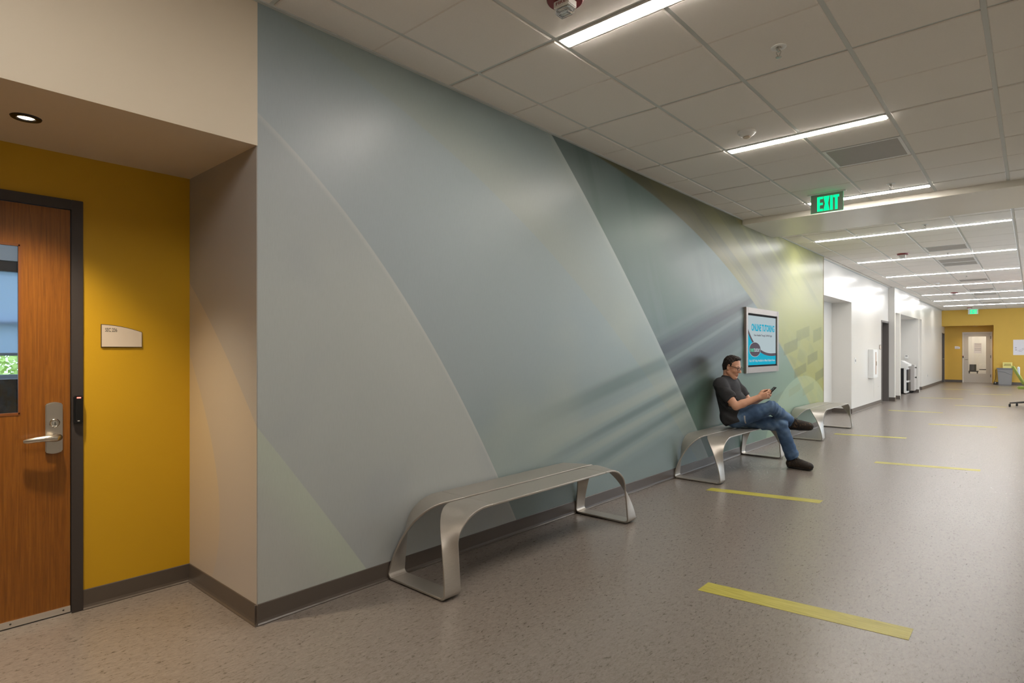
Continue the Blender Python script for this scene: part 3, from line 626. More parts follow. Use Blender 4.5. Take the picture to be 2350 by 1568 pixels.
# trees outside the office window
leafm = plain('sunlit_leaves', (176,200,120), 0.6, var=0.4, vscale=8); barkm = plain('bark', (90,70,52), 0.9)
struct('ground_outside', B((-26, OX-0.6, -14, 14, -1.2, -1.0)), plain('outside_lawn', (120,140,80), 0.9), 'lawn outside the office window')
for i, (x, y, r, h, l) in enumerate([(-10.5,-0.1,1.2,1.35,'sunlit green tree outside the office window, straight behind the chair'), (-12.5,3.4,1.5,1.0,'sunlit bushy tree outside the office window, right of the other')]):
    t = thing('tree', l, 'tree', (x, y, -1.0), 'trees outside the office window')
    make('trunk', tube(bmesh.new(), [(x,y,-1.0),(x+0.05,y,-0.2),(x,y,h-0.6)], [0.16,0.12,0.07], 9), barkm, t)
    bm = bmesh.new(); r_ = np.random.default_rng(7+i)
    for k in range(3200):
        dv = r_.normal(size=3); dv /= np.linalg.norm(dv); p = Vector((x,y,h)) + Vector(dv*r*(0.75+0.3*r_.random())*np.array([1,1,0.85]))
        a = Vector(r_.normal(size=3)).normalized()*0.065; b = a.cross(Vector(r_.normal(size=3))).normalized()*0.038
        bm.faces.new([bm.verts.new(p+a), bm.verts.new(p+b), bm.verts.new(p-a), bm.verts.new(p-b)])
    tag(make('foliage', bm, leafm, t), kind='stuff')

# ------------------------------------------------------------------ benches
def bench_parts():
    C = 0.25; ht = 0.447; thk = 0.013; half = 0.227; gap = 0.012
    def bez(P, t): return ((1-t)**3)*P[0]+3*t*(1-t)**2*P[1]+3*t*t*(1-t)*P[2]+t**3*P[3]
    NA, NB, NC = 22, 6, 5
    # A edge (outer) and B edge (inner), offsets from bench centre plane, near end (y negative)
    A, Bq = [], []
    for t in np.linspace(0, 1, 6)[:-1]:
        A.append((half, -0.60-0.05*t, ht)); Bq.append((gap, -0.60-0.145*t, ht))
    ta = np.linspace(0, 1, NA+1)
    full = []
    for t in np.linspace(0, 1, 40):
        a = t*math.pi/2; full.append((half, -0.65-0.23*math.sin(a)**1.0, ht-0.165*(1-math.cos(a))))
    for t in np.linspace(0, 1, 24)[1:]: full.append((half+0.021*t, -0.88, ht-0.165-(ht-0.165-0.038)*t))
    full = np.array(full); s = np.concatenate([[0], np.cumsum(np.linalg.norm(np.diff(full, axis=0), axis=1))]); s /= s[-1]
    for t in ta: A.append(tuple(np.interp(t, s, full[:, k]) for k in range(3)))
    Pb = np.array([(gap,-0.7445,ht),(0.0386,-0.9145,ht+0.004),(0.2123,-0.9645,0.2698),(0.248,-0.998,0.038)])
    fb_ = np.array([bez(Pb, t) for t in np.linspace(0, 1, 80)]); s = np.concatenate([[0], np.cumsum(np.linalg.norm(np.diff(fb_, axis=0), axis=1))]); s /= s[-1]
    for t in ta: Bq.append(tuple(np.interp(t, s, fb_[:, k]) for k in range(3)))
    for t in np.linspace(0, 1, NB+1)[1:]:
        a = t*math.pi/2; dx, dz = 0.034*(1-math.cos(a)), 0.034*math.sin(a)
        A.append((half+0.021-dx, -0.88, 0.040-dz)); Bq.append((0.248-dx, -0.998, 0.040-dz))
    for t in np.linspace(0, 1, NC+1)[1:]:
        xx = (0.248-0.034)*(1-t); A.append((xx, -0.88, 0.006)); Bq.append((xx, -0.998, 0.006))
    A, Bq = np.array(A), np.array(Bq); nr = len(A)
    A2 = np.concatenate([A, A[-2::-1]*np.array([-1,1,1])]); B2 = np.concatenate([Bq, Bq[-2::-1]*np.array([-1,1,1])])
    K = 9; u = np.linspace(0, 1, K)[None, :, None]
    Gd = A2[:, None, :]*(1-u) + B2[:, None, :]*u
    du = np.gradient(Gd, axis=0); dv = np.gradient(Gd, axis=1); N = np.cross(du, dv); N /= np.linalg.norm(N, axis=2, keepdims=True)
    if N[2, 4, 2] < 0: N = -N
    In = Gd - N*thk
    def piece(r0, r1, flip, ends):
        bm = bmesh.new(); sg = np.array([1, -1 if flip else 1, 1])
        O = [[bm.verts.new(tuple(Gd[i,k]*sg+np.array([C,0,0]))) for k in range(K)] for i in range(r0, r1+1)]
        I = [[bm.verts.new(tuple(In[i,k]*sg+np.array([C,0,0]))) for k in range(K)] for i in range(r0, r1+1)]
        n = r1-r0
        for i in range(n):
            for k in range(K-1):
                bm.faces.new((O[i][k], O[i+1][k], O[i+1][k+1], O[i][k+1])); bm.faces.new((I[i][k], I[i][k+1], I[i+1][k+1], I[i+1][k]))
            for k in (0, K-1): bm.faces.new((O[i][k], O[i+1][k], I[i+1][k], I[i][k]))
        for i in (0, n):
            for k in range(K-1): bm.faces.new((O[i][k], O[i][k+1], I[i][k+1], I[i][k]))
        bmesh.ops.recalc_face_normals(bm, faces=bm.faces)
        return bm
    m = nr-1-NC     # first floor row
    return piece, m, 2*(nr-1)-m, 2*(nr-1), C, half, gap, ht, thk
def soft(o):
    bv = o.modifiers.new('bevel', 'BEVEL'); bv.width = 0.0028; bv.segments = 2; bv.limit_method = 'ANGLE'; bv.angle_limit = 1.0
    for p in o.data.polygons: p.use_smooth = True
    try: o.data.set_sharp_from_angle(angle=0.9)
    except Exception: pass
def make_bench(yc, label):
    t = thing('bench', label, 'bench', (0, yc, 0), 'twisted metal benches along the mural')
    piece, r0, r1, r2, C, half, gap, ht, thk = bench_parts()
    for fl in (False, True):
        soft(make('leg', piece(0, r0, fl, None), bench_m, t, world=False)); soft(make('floor_bar', piece(r0, r1, fl, None), bench_m, t, world=False)); soft(make('leg', piece(r1, r2, fl, None), bench_m, t, world=False))
        s = -1 if not fl else 1
        for q in (-0.175, 0.175): make('rubber_foot', B((C+q-0.025, C+q+0.025, s*0.94-0.03, s*0.94+0.03, 0, 0.006)), rubber, t, world=False)
    for s in (-1, 1):
        x0, x1 = (C+gap, C+half) if s > 0 else (C-half, C-gap)
        soft(make('seat_slab', B((x0, x1, -0.598, 0.598, ht-thk, ht)), bench_m, t, world=False))
    for y in (-0.45, 0.0, 0.45): make('brace', B((C-0.12, C+0.12, y-0.03, y+0.03, ht-thk-0.012, ht-thk)), bench_m, t, world=False)
    return t
b1 = make_bench(1.705, 'empty twisted aluminium bench nearest the viewer below the pale mural')
b2 = copy_tree(b1, loc=(0, 5.36, 0)); b2['label'] = 'twisted aluminium bench the man sits on'
b3 = copy_tree(b1, loc=(0, 9.15, 0)); b3['label'] = 'empty twisted aluminium bench beyond the man at the end of the mural'

# ------------------------------------------------------------------ wall display
t = thing('wall_display', 'framed wall screen showing an online tutoring notice above the man', 'screen', (0.0, 7.0, 1.48))
oy0, oy1, oz0, oz1, iy0, iy1, iz0, iz1 = 6.36, 7.66, 1.042, 1.908, 6.425, 7.592, 1.121, 1.833; FX2 = 0.032
make('frame', B((0.0, FX2, oy0, iy0, oz0, oz1), (0.0, FX2, iy1, oy1, oz0, oz1), (0.0, FX2, iy0, iy1, oz0, iz0), (0.0, FX2, iy0, iy1, iz1, oz1)), tvframe_m, t, bevel=0.003)
make('bezel', B((0.0, 0.0155, iy0, iy1, iz0, iz1)), plain('matte_black', (8,8,8), 0.7, 0, 0.1), t)
sy_0, sy_1, sz0, sz1 = 6.462, 7.572, 1.145, 1.806; SXf = 0.016
scr_w = emit('screen_white', (0.66,0.80,0.84), 0.62); scr_c = emit('screen_cyan', (0.0,0.42,0.60), 0.85); scr_d = emit('screen_dark', (0.10,0.08,0.10), 0.9); scr_g = emit('screen_green', (0.12,0.62,0.40), 0.8)
scr = make('display_panel', B((0.0155, SXf, sy_0, sy_1, sz0, sz1)), scr_w, t)
def smo(pts, n=24):
    p = np.array(pts, float); d_ = np.concatenate([[0], np.cumsum(np.linalg.norm(np.diff(p, axis=0), axis=1))]); q = np.linspace(0, d_[-1], n)
    r = np.stack([np.interp(q, d_, p[:, k]) for k in range(2)], 1)
    for _ in range(6): r[1:-1] = (r[:-2]+2*r[1:-1]+r[2:])/4
    return [tuple(a) for a in r]
st = smo([(sy_0,1.628),(6.543,1.538),(6.673,1.453),(6.80,1.39),(6.945,1.347),(7.107,1.315),(7.316,1.297),(sy_1,1.304)]); sb = smo([(sy_0,1.569),(6.543,1.492),(6.636,1.43),(6.78,1.36),(6.945,1.309),(7.107,1.277),(7.359,1.258),(sy_1,1.267)])
def strip(lo, hi, x):
    bm = bmesh.new(); n = len(lo); a = [bm.verts.new((x, *q)) for q in lo]; b = [bm.verts.new((x, *q)) for q in hi]
    for i in range(n-1): bm.faces.new((a[i], a[i+1], b[i+1], b[i]))
    return bm
make('cyan_field', strip([(y, sz0) for y, z in sb], sb, SXf+0.0004), scr_c, scr); make('dark_swoosh', strip(sb, st, SXf+0.0006), scr_d, scr)
def disc(y, z, a, b, x, n=40):
    bm = bmesh.new(); bm.faces.new([bm.verts.new((x, y+a*math.cos(2*math.pi*i/n), z+b*math.sin(2*math.pi*i/n))) for i in range(n)]); return bm
make('badge_ring', disc(6.722, 1.354, 0.220, 0.101, SXf+0.0009), scr_w, scr); make('badge', disc(6.722, 1.354, 0.210, 0.095, SXf+0.0012), scr_d, scr)
fr = ((SXf+0.0013, 0, 0), (0,1,0), (0,0,1), (1,0,0))
for nm, tx, q, mt, bo in [('title_lettering', 'ONLINE TUTORING', (6.585,7.507,1.602,1.700), scr_c, 0.042), ('subtitle_lettering', 'Now Available Through CANVAS login', (6.683,7.402,1.526,1.562), scr_d, 0.01),
    ('badge_lettering', 'net', (6.540,6.690,1.322,1.376), scr_g, 0.02), ('badge_lettering', 'tutor', (6.690,6.905,1.322,1.376), scr_w, 0.02), ('footer_lettering', 'Get 24/7 Help Available in Many Subject Areas', (6.506,7.535,1.178,1.220), scr_w, 0.015)]:
    make(nm, text_bm(tx, *q, fr, 0.0004, bo), mt, scr)

# ------------------------------------------------------------------ yellow floor strips
strips = [(1.42,1.905,2.39,2.005,0.145,'yellow floor strip nearest the viewer'), (0.475,4.195,1.42,4.385,0.13,'yellow floor strip in front of the man\'s bench'), (1.40,6.85,2.38,7.06,0.13,'yellow floor strip right of the man\'s lower shoe'),
    (0.43,9.22,1.37,9.42,0.14,'yellow floor strip beside the farthest bench'), (1.39,11.78,2.35,12.0,0.13,'fifth yellow floor strip from the viewer'), (0.39,14.2,1.36,14.38,0.13,'yellow floor strip in front of the white wall cabinet'),
    (1.38,16.75,2.35,16.95,0.13,'seventh yellow floor strip from the viewer, by the green chair'), (0.39,19.05,1.36,19.3,0.13,'yellow floor strip in front of the copier alcove'), (1.36,21.9,2.33,22.1,0.13,'ninth yellow floor strip from the viewer'),
    (0.38,24.15,1.30,24.3,0.13,'tenth yellow floor strip from the viewer'), (1.40,27.0,2.33,27.2,0.13,'farthest yellow floor strip before the ochre wall')]
for a, b, c, dd, wd, l in strips:
    bm = bmesh.new(); prism(bm, [(a, b), (c, dd), (c, dd-wd), (a, b-wd)], 'z', 0.0002, 0.0014)
    bm.transform(Matrix.Translation(-Vector((a, b, 0)))); o = make('floor_strip', bm, strip_m); o.location = (a, b, 0); tag(o, l, 'floor strip', 'yellow strips inlaid in the floor')

# ------------------------------------------------------------------ things on and in the white wall
t = thing('door_2', 'dark grey door set deep in the white wall by the wall cabinet', 'door', (X1, 16.55, 0), None, 'structure')
make('door_frame', B((-0.32, X1+0.012, 16.05, 16.10, 0, 2.12), (-0.32, X1+0.012, 16.99, 17.038, 0, 2.12), (-0.32, X1+0.012, 16.10, 16.99, 2.07, 2.12)), grey_door, t)
make('door_leaf', B((-0.27, -0.225, 16.103, 16.987, 0.01, 2.066)), grey_door, t)
make('door_handle', tube(bmesh.new(), [(-0.225,16.2,1.0),(-0.17,16.2,1.0),(-0.165,16.32,1.0)], 0.011, 8), nickel, t)
t = thing('door_3', 'dark grey door in the white wall beside the ochre recess', 'door', (X3, 29.58, 0), None, 'structure')
make('door_frame', B((-0.2, X3+0.012, 29.15, 29.20, 0, 2.10), (-0.2, X3+0.012, 29.97, 30.02, 0, 2.10), (-0.2, X3+0.012, 29.20, 29.97, 2.05, 2.10)), grey_door, t)
make('door_leaf', B((-0.14, -0.095, 29.203, 29.967, 0.01, 2.046)), dark_frame, t)
make('door_handle', tube(bmesh.new(), [(-0.095,29.85,1.0),(-0.04,29.85,1.0),(-0.035,29.74,1.0)], 0.011, 8), nickel, t)
t = thing('wall_cabinet', 'tall white wall box with a narrow door slot on the white wall', 'wall cabinet', (X1, 14.65, 0.70))
make('body', B((X1, 0.03, 14.45, 15.0, 0.70, 1.372)), white_p, t, bevel=0.004)
cd = make('cabinet_door', B((0.03, 0.038, 14.46, 14.99, 0.715, 1.357)), white_p, t)
make('window_slot', B((0.038, 0.0395, 14.70, 14.78, 0.78, 1.31)), plain('slot_tan', (170,130,96), 0.5), cd)
make('latch', B((0.038, 0.05, 14.74, 14.80, 0.99, 1.09)), nickel, cd)
t = thing('access_panel', 'flush white access panel below the wall cabinet', 'access panel', (X1, 15.4, 0.21))
make('panel_door', B((X1, X1+0.004, 15.11, 15.70, 0.21, 0.69)), white_wall, t, bevel=0.001)
make('panel_lock', lathe(bmesh.new(), [(0.012,0.0),(0.012,0.002),(0,0.0025)], (X1+0.004,15.64,0.45), 'x', 12), nickel, t)
t = thing('light_switch', 'small white switch plate left of the wall cabinet', 'switch', (X1, 13.1, 1.07))
make('plate', B((X1, X1+0.008, 13.04, 13.16, 1.06, 1.19)), white_p, t, bevel=0.002); make('rocker', B((X1+0.008, X1+0.014, 13.08, 13.12, 1.10, 1.15)), grey_p, t)
t = thing('door_sign', 'small framed sign beside the deep grey door', 'sign', (X1, 15.88, 1.38))
make('plate', B((X1, X1+0.008, 15.79, 15.99, 1.376, 1.488)), sign_e, t); make('face', B((X1+0.008, X1+0.010, 15.80, 15.98, 1.386, 1.478)), sign_f, t)
t = thing('thermostat', 'white thermostat on the copier alcove side wall', 'thermostat', (-0.26, 21.43, 1.09))
make('body', B((-0.31, -0.21, 21.405, 21.43, 1.085, 1.20)), white_p, t, bevel=0.004); make('display', B((-0.285, -0.225, 21.4035, 21.405, 1.165, 1.185)), dkgrey, t)
t = thing('wall_outlet', 'tiny outlet plate low on the far white wall', 'outlet', (X3, 24.6, 0.42))
make('plate', B((X3, X3+0.006, 24.55, 24.66, 0.38, 0.50)), white_p, t); make('socket', B((X3+0.006, X3+0.008, 24.58, 24.63, 0.40, 0.48)), grey_p, t)
# copier
t = thing('copier', 'white and black office copier standing in the white alcove', 'copier', (-0.5, 20.6, 0))
make('base_cabinet', B((-0.86, -0.175, 20.3, 20.9, 0.04, 0.78)), black, t, bevel=0.01)
make('side_trim', B((-0.175, -0.115, 20.29, 20.91, 0.03, 0.80)), white_p, t, bevel=0.008)
make('paper_drawer', B((-0.115, -0.07, 20.36, 20.86, 0.10, 0.36)), black, t, bevel=0.004); make('paper_drawer', B((-0.115, -0.075, 20.36, 20.86, 0.42, 0.76)), dark_frame, t, bevel=0.004)
make('output_bay', B((-0.86, -0.15, 20.34, 20.88, 0.78, 0.95)), black, t, bevel=0.01)
make('scanner_lid', prism(bmesh.new(), [(-0.86,0.95),(-0.10,0.86),(-0.05,0.86),(-0.05,0.93),(-0.10,0.945),(-0.24,1.03),(-0.86,1.05)], 'y', 20.31, 20.89), white_p, t, bevel=0.008)
make('control_panel', B((-0.30, -0.06, 20.26, 20.32, 0.80, 0.945)), white_p, t, bevel=0.008)
make('bracket', B((-0.115, -0.06, 20.33, 20.44, 0.37, 0.42)), white_p, t)
# grey cart
t = thing('rolling_cabinet', 'grey rolling cabinet with black knobs beside the copier', 'cabinet', (-0.1, 21.15, 0))
make('body', B((-0.55, 0.01, 21.0, 21.34, 0.075, 0.90)), plain('pale_grey_metal', (186,180,174), 0.5), t, bevel=0.01)
for x in (-0.50, -0.06): make('caster', lathe(bmesh.new(), [(0,-0.014),(0.034,-0.012),(0.034,0.012),(0,0.014)], (x,21.03,0.035), 'x', 14), black, t)
for x in (-0.50, -0.06): make('caster', lathe(bmesh.new(), [(0,-0.014),(0.034,-0.012),(0.034,0.012),(0,0.014)], (x,21.30,0.035), 'x', 14), black, t)
for z, r in ((0.81, 0.022), (0.50, 0.03)): make('knob', lathe(bmesh.new(), [(0.010,0.0),(0.010,0.02),(r,0.03),(r,0.05),(0,0.055)], (0.01,21.05,z), 'x', 14), black, t)

# ------------------------------------------------------------------ the ochre end wall
t = thing('door_4', 'grey glazed door in the ochre recess at the corridor end', 'door', (1.05, YB, 0), None, 'structure')
lg = plain('light_grey_door', (196,188,178), 0.45)
make('door_frame', B((0.56, 0.61, YB-0.02, YB+0.12, 0, 2.14), (1.503, 1.553, YB-0.02, YB+0.12, 0, 2.14), (0.61, 1.503, YB-0.02, YB+0.12, 2.09, 2.14)), plain('frame_off_white', (222,214,204), 0.45), t)
ga, gb, gc, gd = 0.758, 1.351, 0.385, 1.945
make('door_leaf', B((0.613, ga, YB+0.005, YB+0.05, 0.01, 2.087), (gb, 1.50, YB+0.005, YB+0.05, 0.01, 2.087), (ga, gb, YB+0.005, YB+0.05, 0.01, gc), (ga, gb, YB+0.005, YB+0.05, gd, 2.087)), lg, t)
make('glass_pane', B((ga, gb, YB+0.024, YB+0.030, gc, gd)), glass, t)
for z in (0.30, 1.10, 1.90): make('hinge', B((1.492, 1.512, YB-0.026, YB+0.01, z-0.06, z+0.06)), plain('hinge_steel', (90,92,96), 0.4, 0.8), t)
make('lever_handle', tube(bmesh.new(), [(0.67,YB+0.005,0.98),(0.67,YB-0.05,0.98),(0.76,YB-0.055,0.975)], 0.013, 8), nickel, t)
make('lock_cylinder', lathe(bmesh.new(), [(0.02,0),(0.02,-0.012),(0,-0.014)], (0.665,YB+0.005,1.06), 'y', 14), nickel, t)
t = thing('card_reader', 'small black card reader on the far grey door frame', 'card reader', (0.59, YB-0.02, 1.05)); make('body', B((0.572, 0.605, YB-0.04, YB-0.02, 1.04, 1.14)), black, t, bevel=0.004); make('indicator', B((0.58, 0.597, YB-0.0405, YB-0.04, 1.125, 1.13)), red_led, t)
t = thing('notice_sheet', 'printed white notice taped inside the far door glass', 'notice', (1.08, YB+0.02, 1.45))
make('sheet', B((0.95, 1.205, YB+0.0205, YB+0.0215, 1.235, 1.667)), paper, t)
ink = plain('grey_ink', (186,180,184), 0.8)
make('printed_rows', B(*[(0.97, 1.185, YB+0.0198, YB+0.0204, z, z+0.022) for z in (1.63,1.60,1.55,1.50,1.44,1.40,1.35)]), ink, t)
t = thing('room_sign', 'small white room sign left of the far glazed door', 'room sign', (0.39, YB, 1.43)); make('face_plate', prism(bmesh.new(), [(0.30,1.43),(0.48,1.43),(0.48,1.51),(0.42,1.535),(0.30,1.545)], 'y', YB-0.008, YB), paper, t)
make('lettering', B((0.32, 0.46, YB-0.0086, YB-0.008, 1.475, 1.487), (0.34, 0.44, YB-0.0086, YB-0.008, 1.455, 1.463)), ink, t)
for x, l in ((1.02, 'white round recessed light in the ochre door recess'),):
    t = thing('recessed_downlight', l, 'downlight', (x, YE+0.55, 2.375)); make('rim', lathe(bmesh.new(), [(0.05,0.0),(0.075,-0.001),(0.08,-0.006),(0.055,-0.008)], (x,YE+0.55,2.375)), fix_m, t)
    make('lamp_face', lathe(bmesh.new(), [(0,-0.005),(0.05,-0.004),(0.052,0.0)], (x,YE+0.55,2.375)), emit('recess_lamp', (1,0.85,0.65), 8.0), t); spot(x, YE+0.55, 2.355, 40.0, (1.0,0.80,0.52), 2.4)
t = thing('wall_map', 'white floor plan sheet pinned to the ochre wall', 'wall map', (2.7, YE, 1.48)); make('sheet', B((2.235, 3.3, YE-0.004, YE-0.001, 1.178, 1.782)), paper, t)
bm = bmesh.new(); ln = plain('plan_line', (196,188,194), 0.8)
for i in range(5):
    for (a, b, c, dd) in ((2.40+0.1*i, 1.36+0.07*i, 2.50+0.1*i, 1.30+0.07*i), (2.36+0.1*i, 1.33+0.06*i, 2.46+0.1*i, 1.40+0.06*i), (2.40+0.1*i, 1.30+0.06*i, 2.52+0.1*i, 1.38+0.06*i)):
        dx, dz = b-dd, c-a; L = math.hypot(dx, dz); nx, nz = dx/L*0.005, dz/L*0.005; bm.faces.new([bm.verts.new(q) for q in ((a+nx,YE-0.0045,b+nz),(c+nx,YE-0.0045,dd+nz),(c-nx,YE-0.0045,dd-nz),(a-nx,YE-0.0045,b-nz))])
box(bm, 2.29, 2.34, YE-0.0045, YE-0.004, 1.44, 1.49); box(bm, 2.29, 2.35, YE-0.0045, YE-0.004, 1.36, 1.40); box(bm, 2.75, 3.2, YE-0.0045, YE-0.004, 1.70, 1.706)
make('plan_lines', bm, ln, t)
# recycling bin with its paper sign
by0, by1 = YE-0.40, YE-0.06
t = thing('recycling_bin', 'grey lidded bin against the ochre wall', 'bin', (2.0, YE-0.23, 0))
bm = bmesh.new(); lo = [bm.verts.new(q) for q in ((1.80,by0+0.03,0),(2.19,by0+0.03,0),(2.19,by1-0.02,0),(1.80,by1-0.02,0))]; hi = [bm.verts.new(q) for q in ((1.765,by0,0.62),(2.225,by0,0.62),(2.225,by1,0.62),(1.765,by1,0.62))]
bm.faces.new(lo[::-1]); bm.faces.new(hi)
for i in range(4): bm.faces.new((lo[i], lo[(i+1)%4], hi[(i+1)%4], hi[i]))
make('body', bm, grey_p, t, bevel=0.012); make('lid', B((1.735, 2.255, by0-0.02, by1+0.015, 0.62, 0.665)), plain('bin_lid', (120,120,126), 0.5), t, bevel=0.012)
make('moulded_curve', tube(bmesh.new(), [(1.775,by0-0.0005,0.53),(1.90,by0,0.525),(2.02,by0+0.003,0.49),(2.12,by0+0.008,0.43),(2.205,by0+0.009,0.40)], 0.006, 6), plain('bin_groove', (100,100,106), 0.6), t)
t = thing('bin_sign', 'pale yellow printed paper standing on the grey bin', 'paper sign', (2.07, YE-0.2, 0.665)); bm = B((1.925, 2.215, YE-0.205, YE-0.202, 0.665, 0.892)); make('sheet', bm, paper_y, t)
make('printed_rows', B((1.97, 2.17, YE-0.2062, YE-0.2052, 0.80, 0.828), (1.955, 2.185, YE-0.2062, YE-0.2052, 0.755, 0.778)), plain('brown_ink', (150,130,70), 0.8), t)
t = thing('power_cord', 'thin cord and plug strip on the floor left of the bin', 'power cord', (1.69, YE-0.12, 0)); make('cord', tube(bmesh.new(), [(1.722,YE-0.03,0.60),(1.70,YE-0.05,0.56),(1.712,YE-0.12,0.4),(1.70,YE-0.1,0.22),(1.66,YE-0.1,0.09),(1.69,YE-0.12,0.04)], 0.008, 6), dkgrey, t)
make('plug_strip', B((1.63, 1.76, YE-0.16, YE-0.10, 0.0, 0.05)), black, t, bevel=0.008); make('plug', B((1.685, 1.71, YE-0.15, YE-0.12, 0.05, 0.09)), white_p, t)
# room behind the far glazed door
struct('wall_far_room', B((-0.2, 3.4, 33.0, 33.15, 0, H), (-0.2, -0.05, YB+0.12, 33.0, 0, H), (3.3, 3.4, YB+0.12, 33.0, 0, H)), white_wall, 'pale wall of the room behind the far glazed door')
t = thing('ceiling_light', 'panel light added to brighten the room behind the far door', 'ceiling light', (1.4, 31.7, 2.99)); make('diffuser', B((0.8, 2.0, 31.4, 32.0, 2.985, 2.998)), emit('far_room_fill', (1,0.94,0.84), 26.0), t); make('housing', B((0.78, 2.02, 31.38, 31.4, 2.98, 2.999), (0.78, 2.02, 32.0, 32.02, 2.98, 2.999)), fix_m, t)  # lamp added so the room behind the glass looks bright
t = thing('side_table', 'round topped table seen through the far door glass', 'table', (1.45, 32.0, 0)); make('top', lathe(bmesh.new(), [(0,0.50),(0.42,0.50),(0.43,0.53),(0,0.535)], (1.45,32.0,0)), dark_frame, t); make('stem', lathe(bmesh.new(), [(0.20,0),(0.03,0.03),(0.03,0.5)], (1.45,32.0,0), n=14), wood_top, t)
t = thing('side_chair', 'dark chair seen through the far door glass', 'chair', (0.83, 31.6, 0)); make('seat', B((0.68, 1.02, 31.5, 31.9, 0.42, 0.46)), black, t, bevel=0.01); make('backrest', prism(bmesh.new(), [(31.86,0.45),(31.90,0.45),(32.0,0.74),(31.96,0.74)], 'x', 0.69, 0.93), black, t)
for x, y in ((0.70,31.53),(0.98,31.53),(0.70,31.86),(0.98,31.86)): make('leg', tube(bmesh.new(), [(x,y,0.42),(x,y,0)], 0.014, 8), dkgrey, t)
# green task chair and table at the right edge
t = thing('task_chair', 'green task chair on casters at the right picture edge', 'chair', (2.66, 17.3, 0))
cx0, cy0 = 2.70, 17.2
bm = bmesh.new(); bmesh.ops.create_grid(bm, x_segments=8, y_segments=10, size=0.5)
for q in bm.verts:
    u, h = q.co.x*2, q.co.y*2
    q.co = Vector((cx0-0.17-0.10*h+0.05*u*u, cy0+0.22*u*(1-0.08*h*h), 0.77+0.20*h))
bmesh.ops.solidify(bm, geom=bm.faces[:], thickness=0.035); make('backrest', bm, green_seat, t, smooth=True)
make('back_shell', B((cx0-0.16, cx0-0.115, cy0-0.17, cy0+0.17, 0.74, 0.955)), lt_blue, t, bevel=0.012)
make('seat', B((cx0-0.17, cx0+0.24, cy0-0.23, cy0+0.23, 0.43, 0.49)), green_seat, t, bevel=0.025, smooth=True)
make('column', lathe(bmesh.new(), [(0.03,0.10),(0.03,0.30),(0.02,0.31),(0.02,0.43)], (cx0,cy0,0), n=14), black, t)
bm = bmesh.new(); sp = []
for k in range(5):
    a = 2*math.pi*k/5 + 3.42; e = (cx0+0.31*math.cos(a), cy0+0.31*math.sin(a)); sp.append(e); tube(bm, [(cx0,cy0,0.12),(e[0],e[1],0.085)], [0.024,0.015], 8)
make('star_base', bm, dkgrey, t)
for e in sp: make('caster', lathe(bmesh.new(), [(0,-0.022),(0.03,-0.02),(0.034,-0.01),(0.034,0.01),(0.03,0.02),(0,0.022)], (e[0],e[1],0.034), 'x', 14), black, t)
t = thing('work_table', 'pale wood table with black legs cut by the right edge', 'table', (3.3, 17.0, 0))
make('tabletop', B((2.73, 4.2, 16.4, 17.6, 0.70, 0.74)), wood_top, t, bevel=0.006)
for x, y in ((2.76,16.5),(2.80,17.5),(4.1,16.5),(4.1,17.5)): make('leg', tube(bmesh.new(), [(x+0.05,y,0.70),(x,y,0.62),(x-0.01,y,0.0)], [0.03,0.034,0.03], 10), black, t)

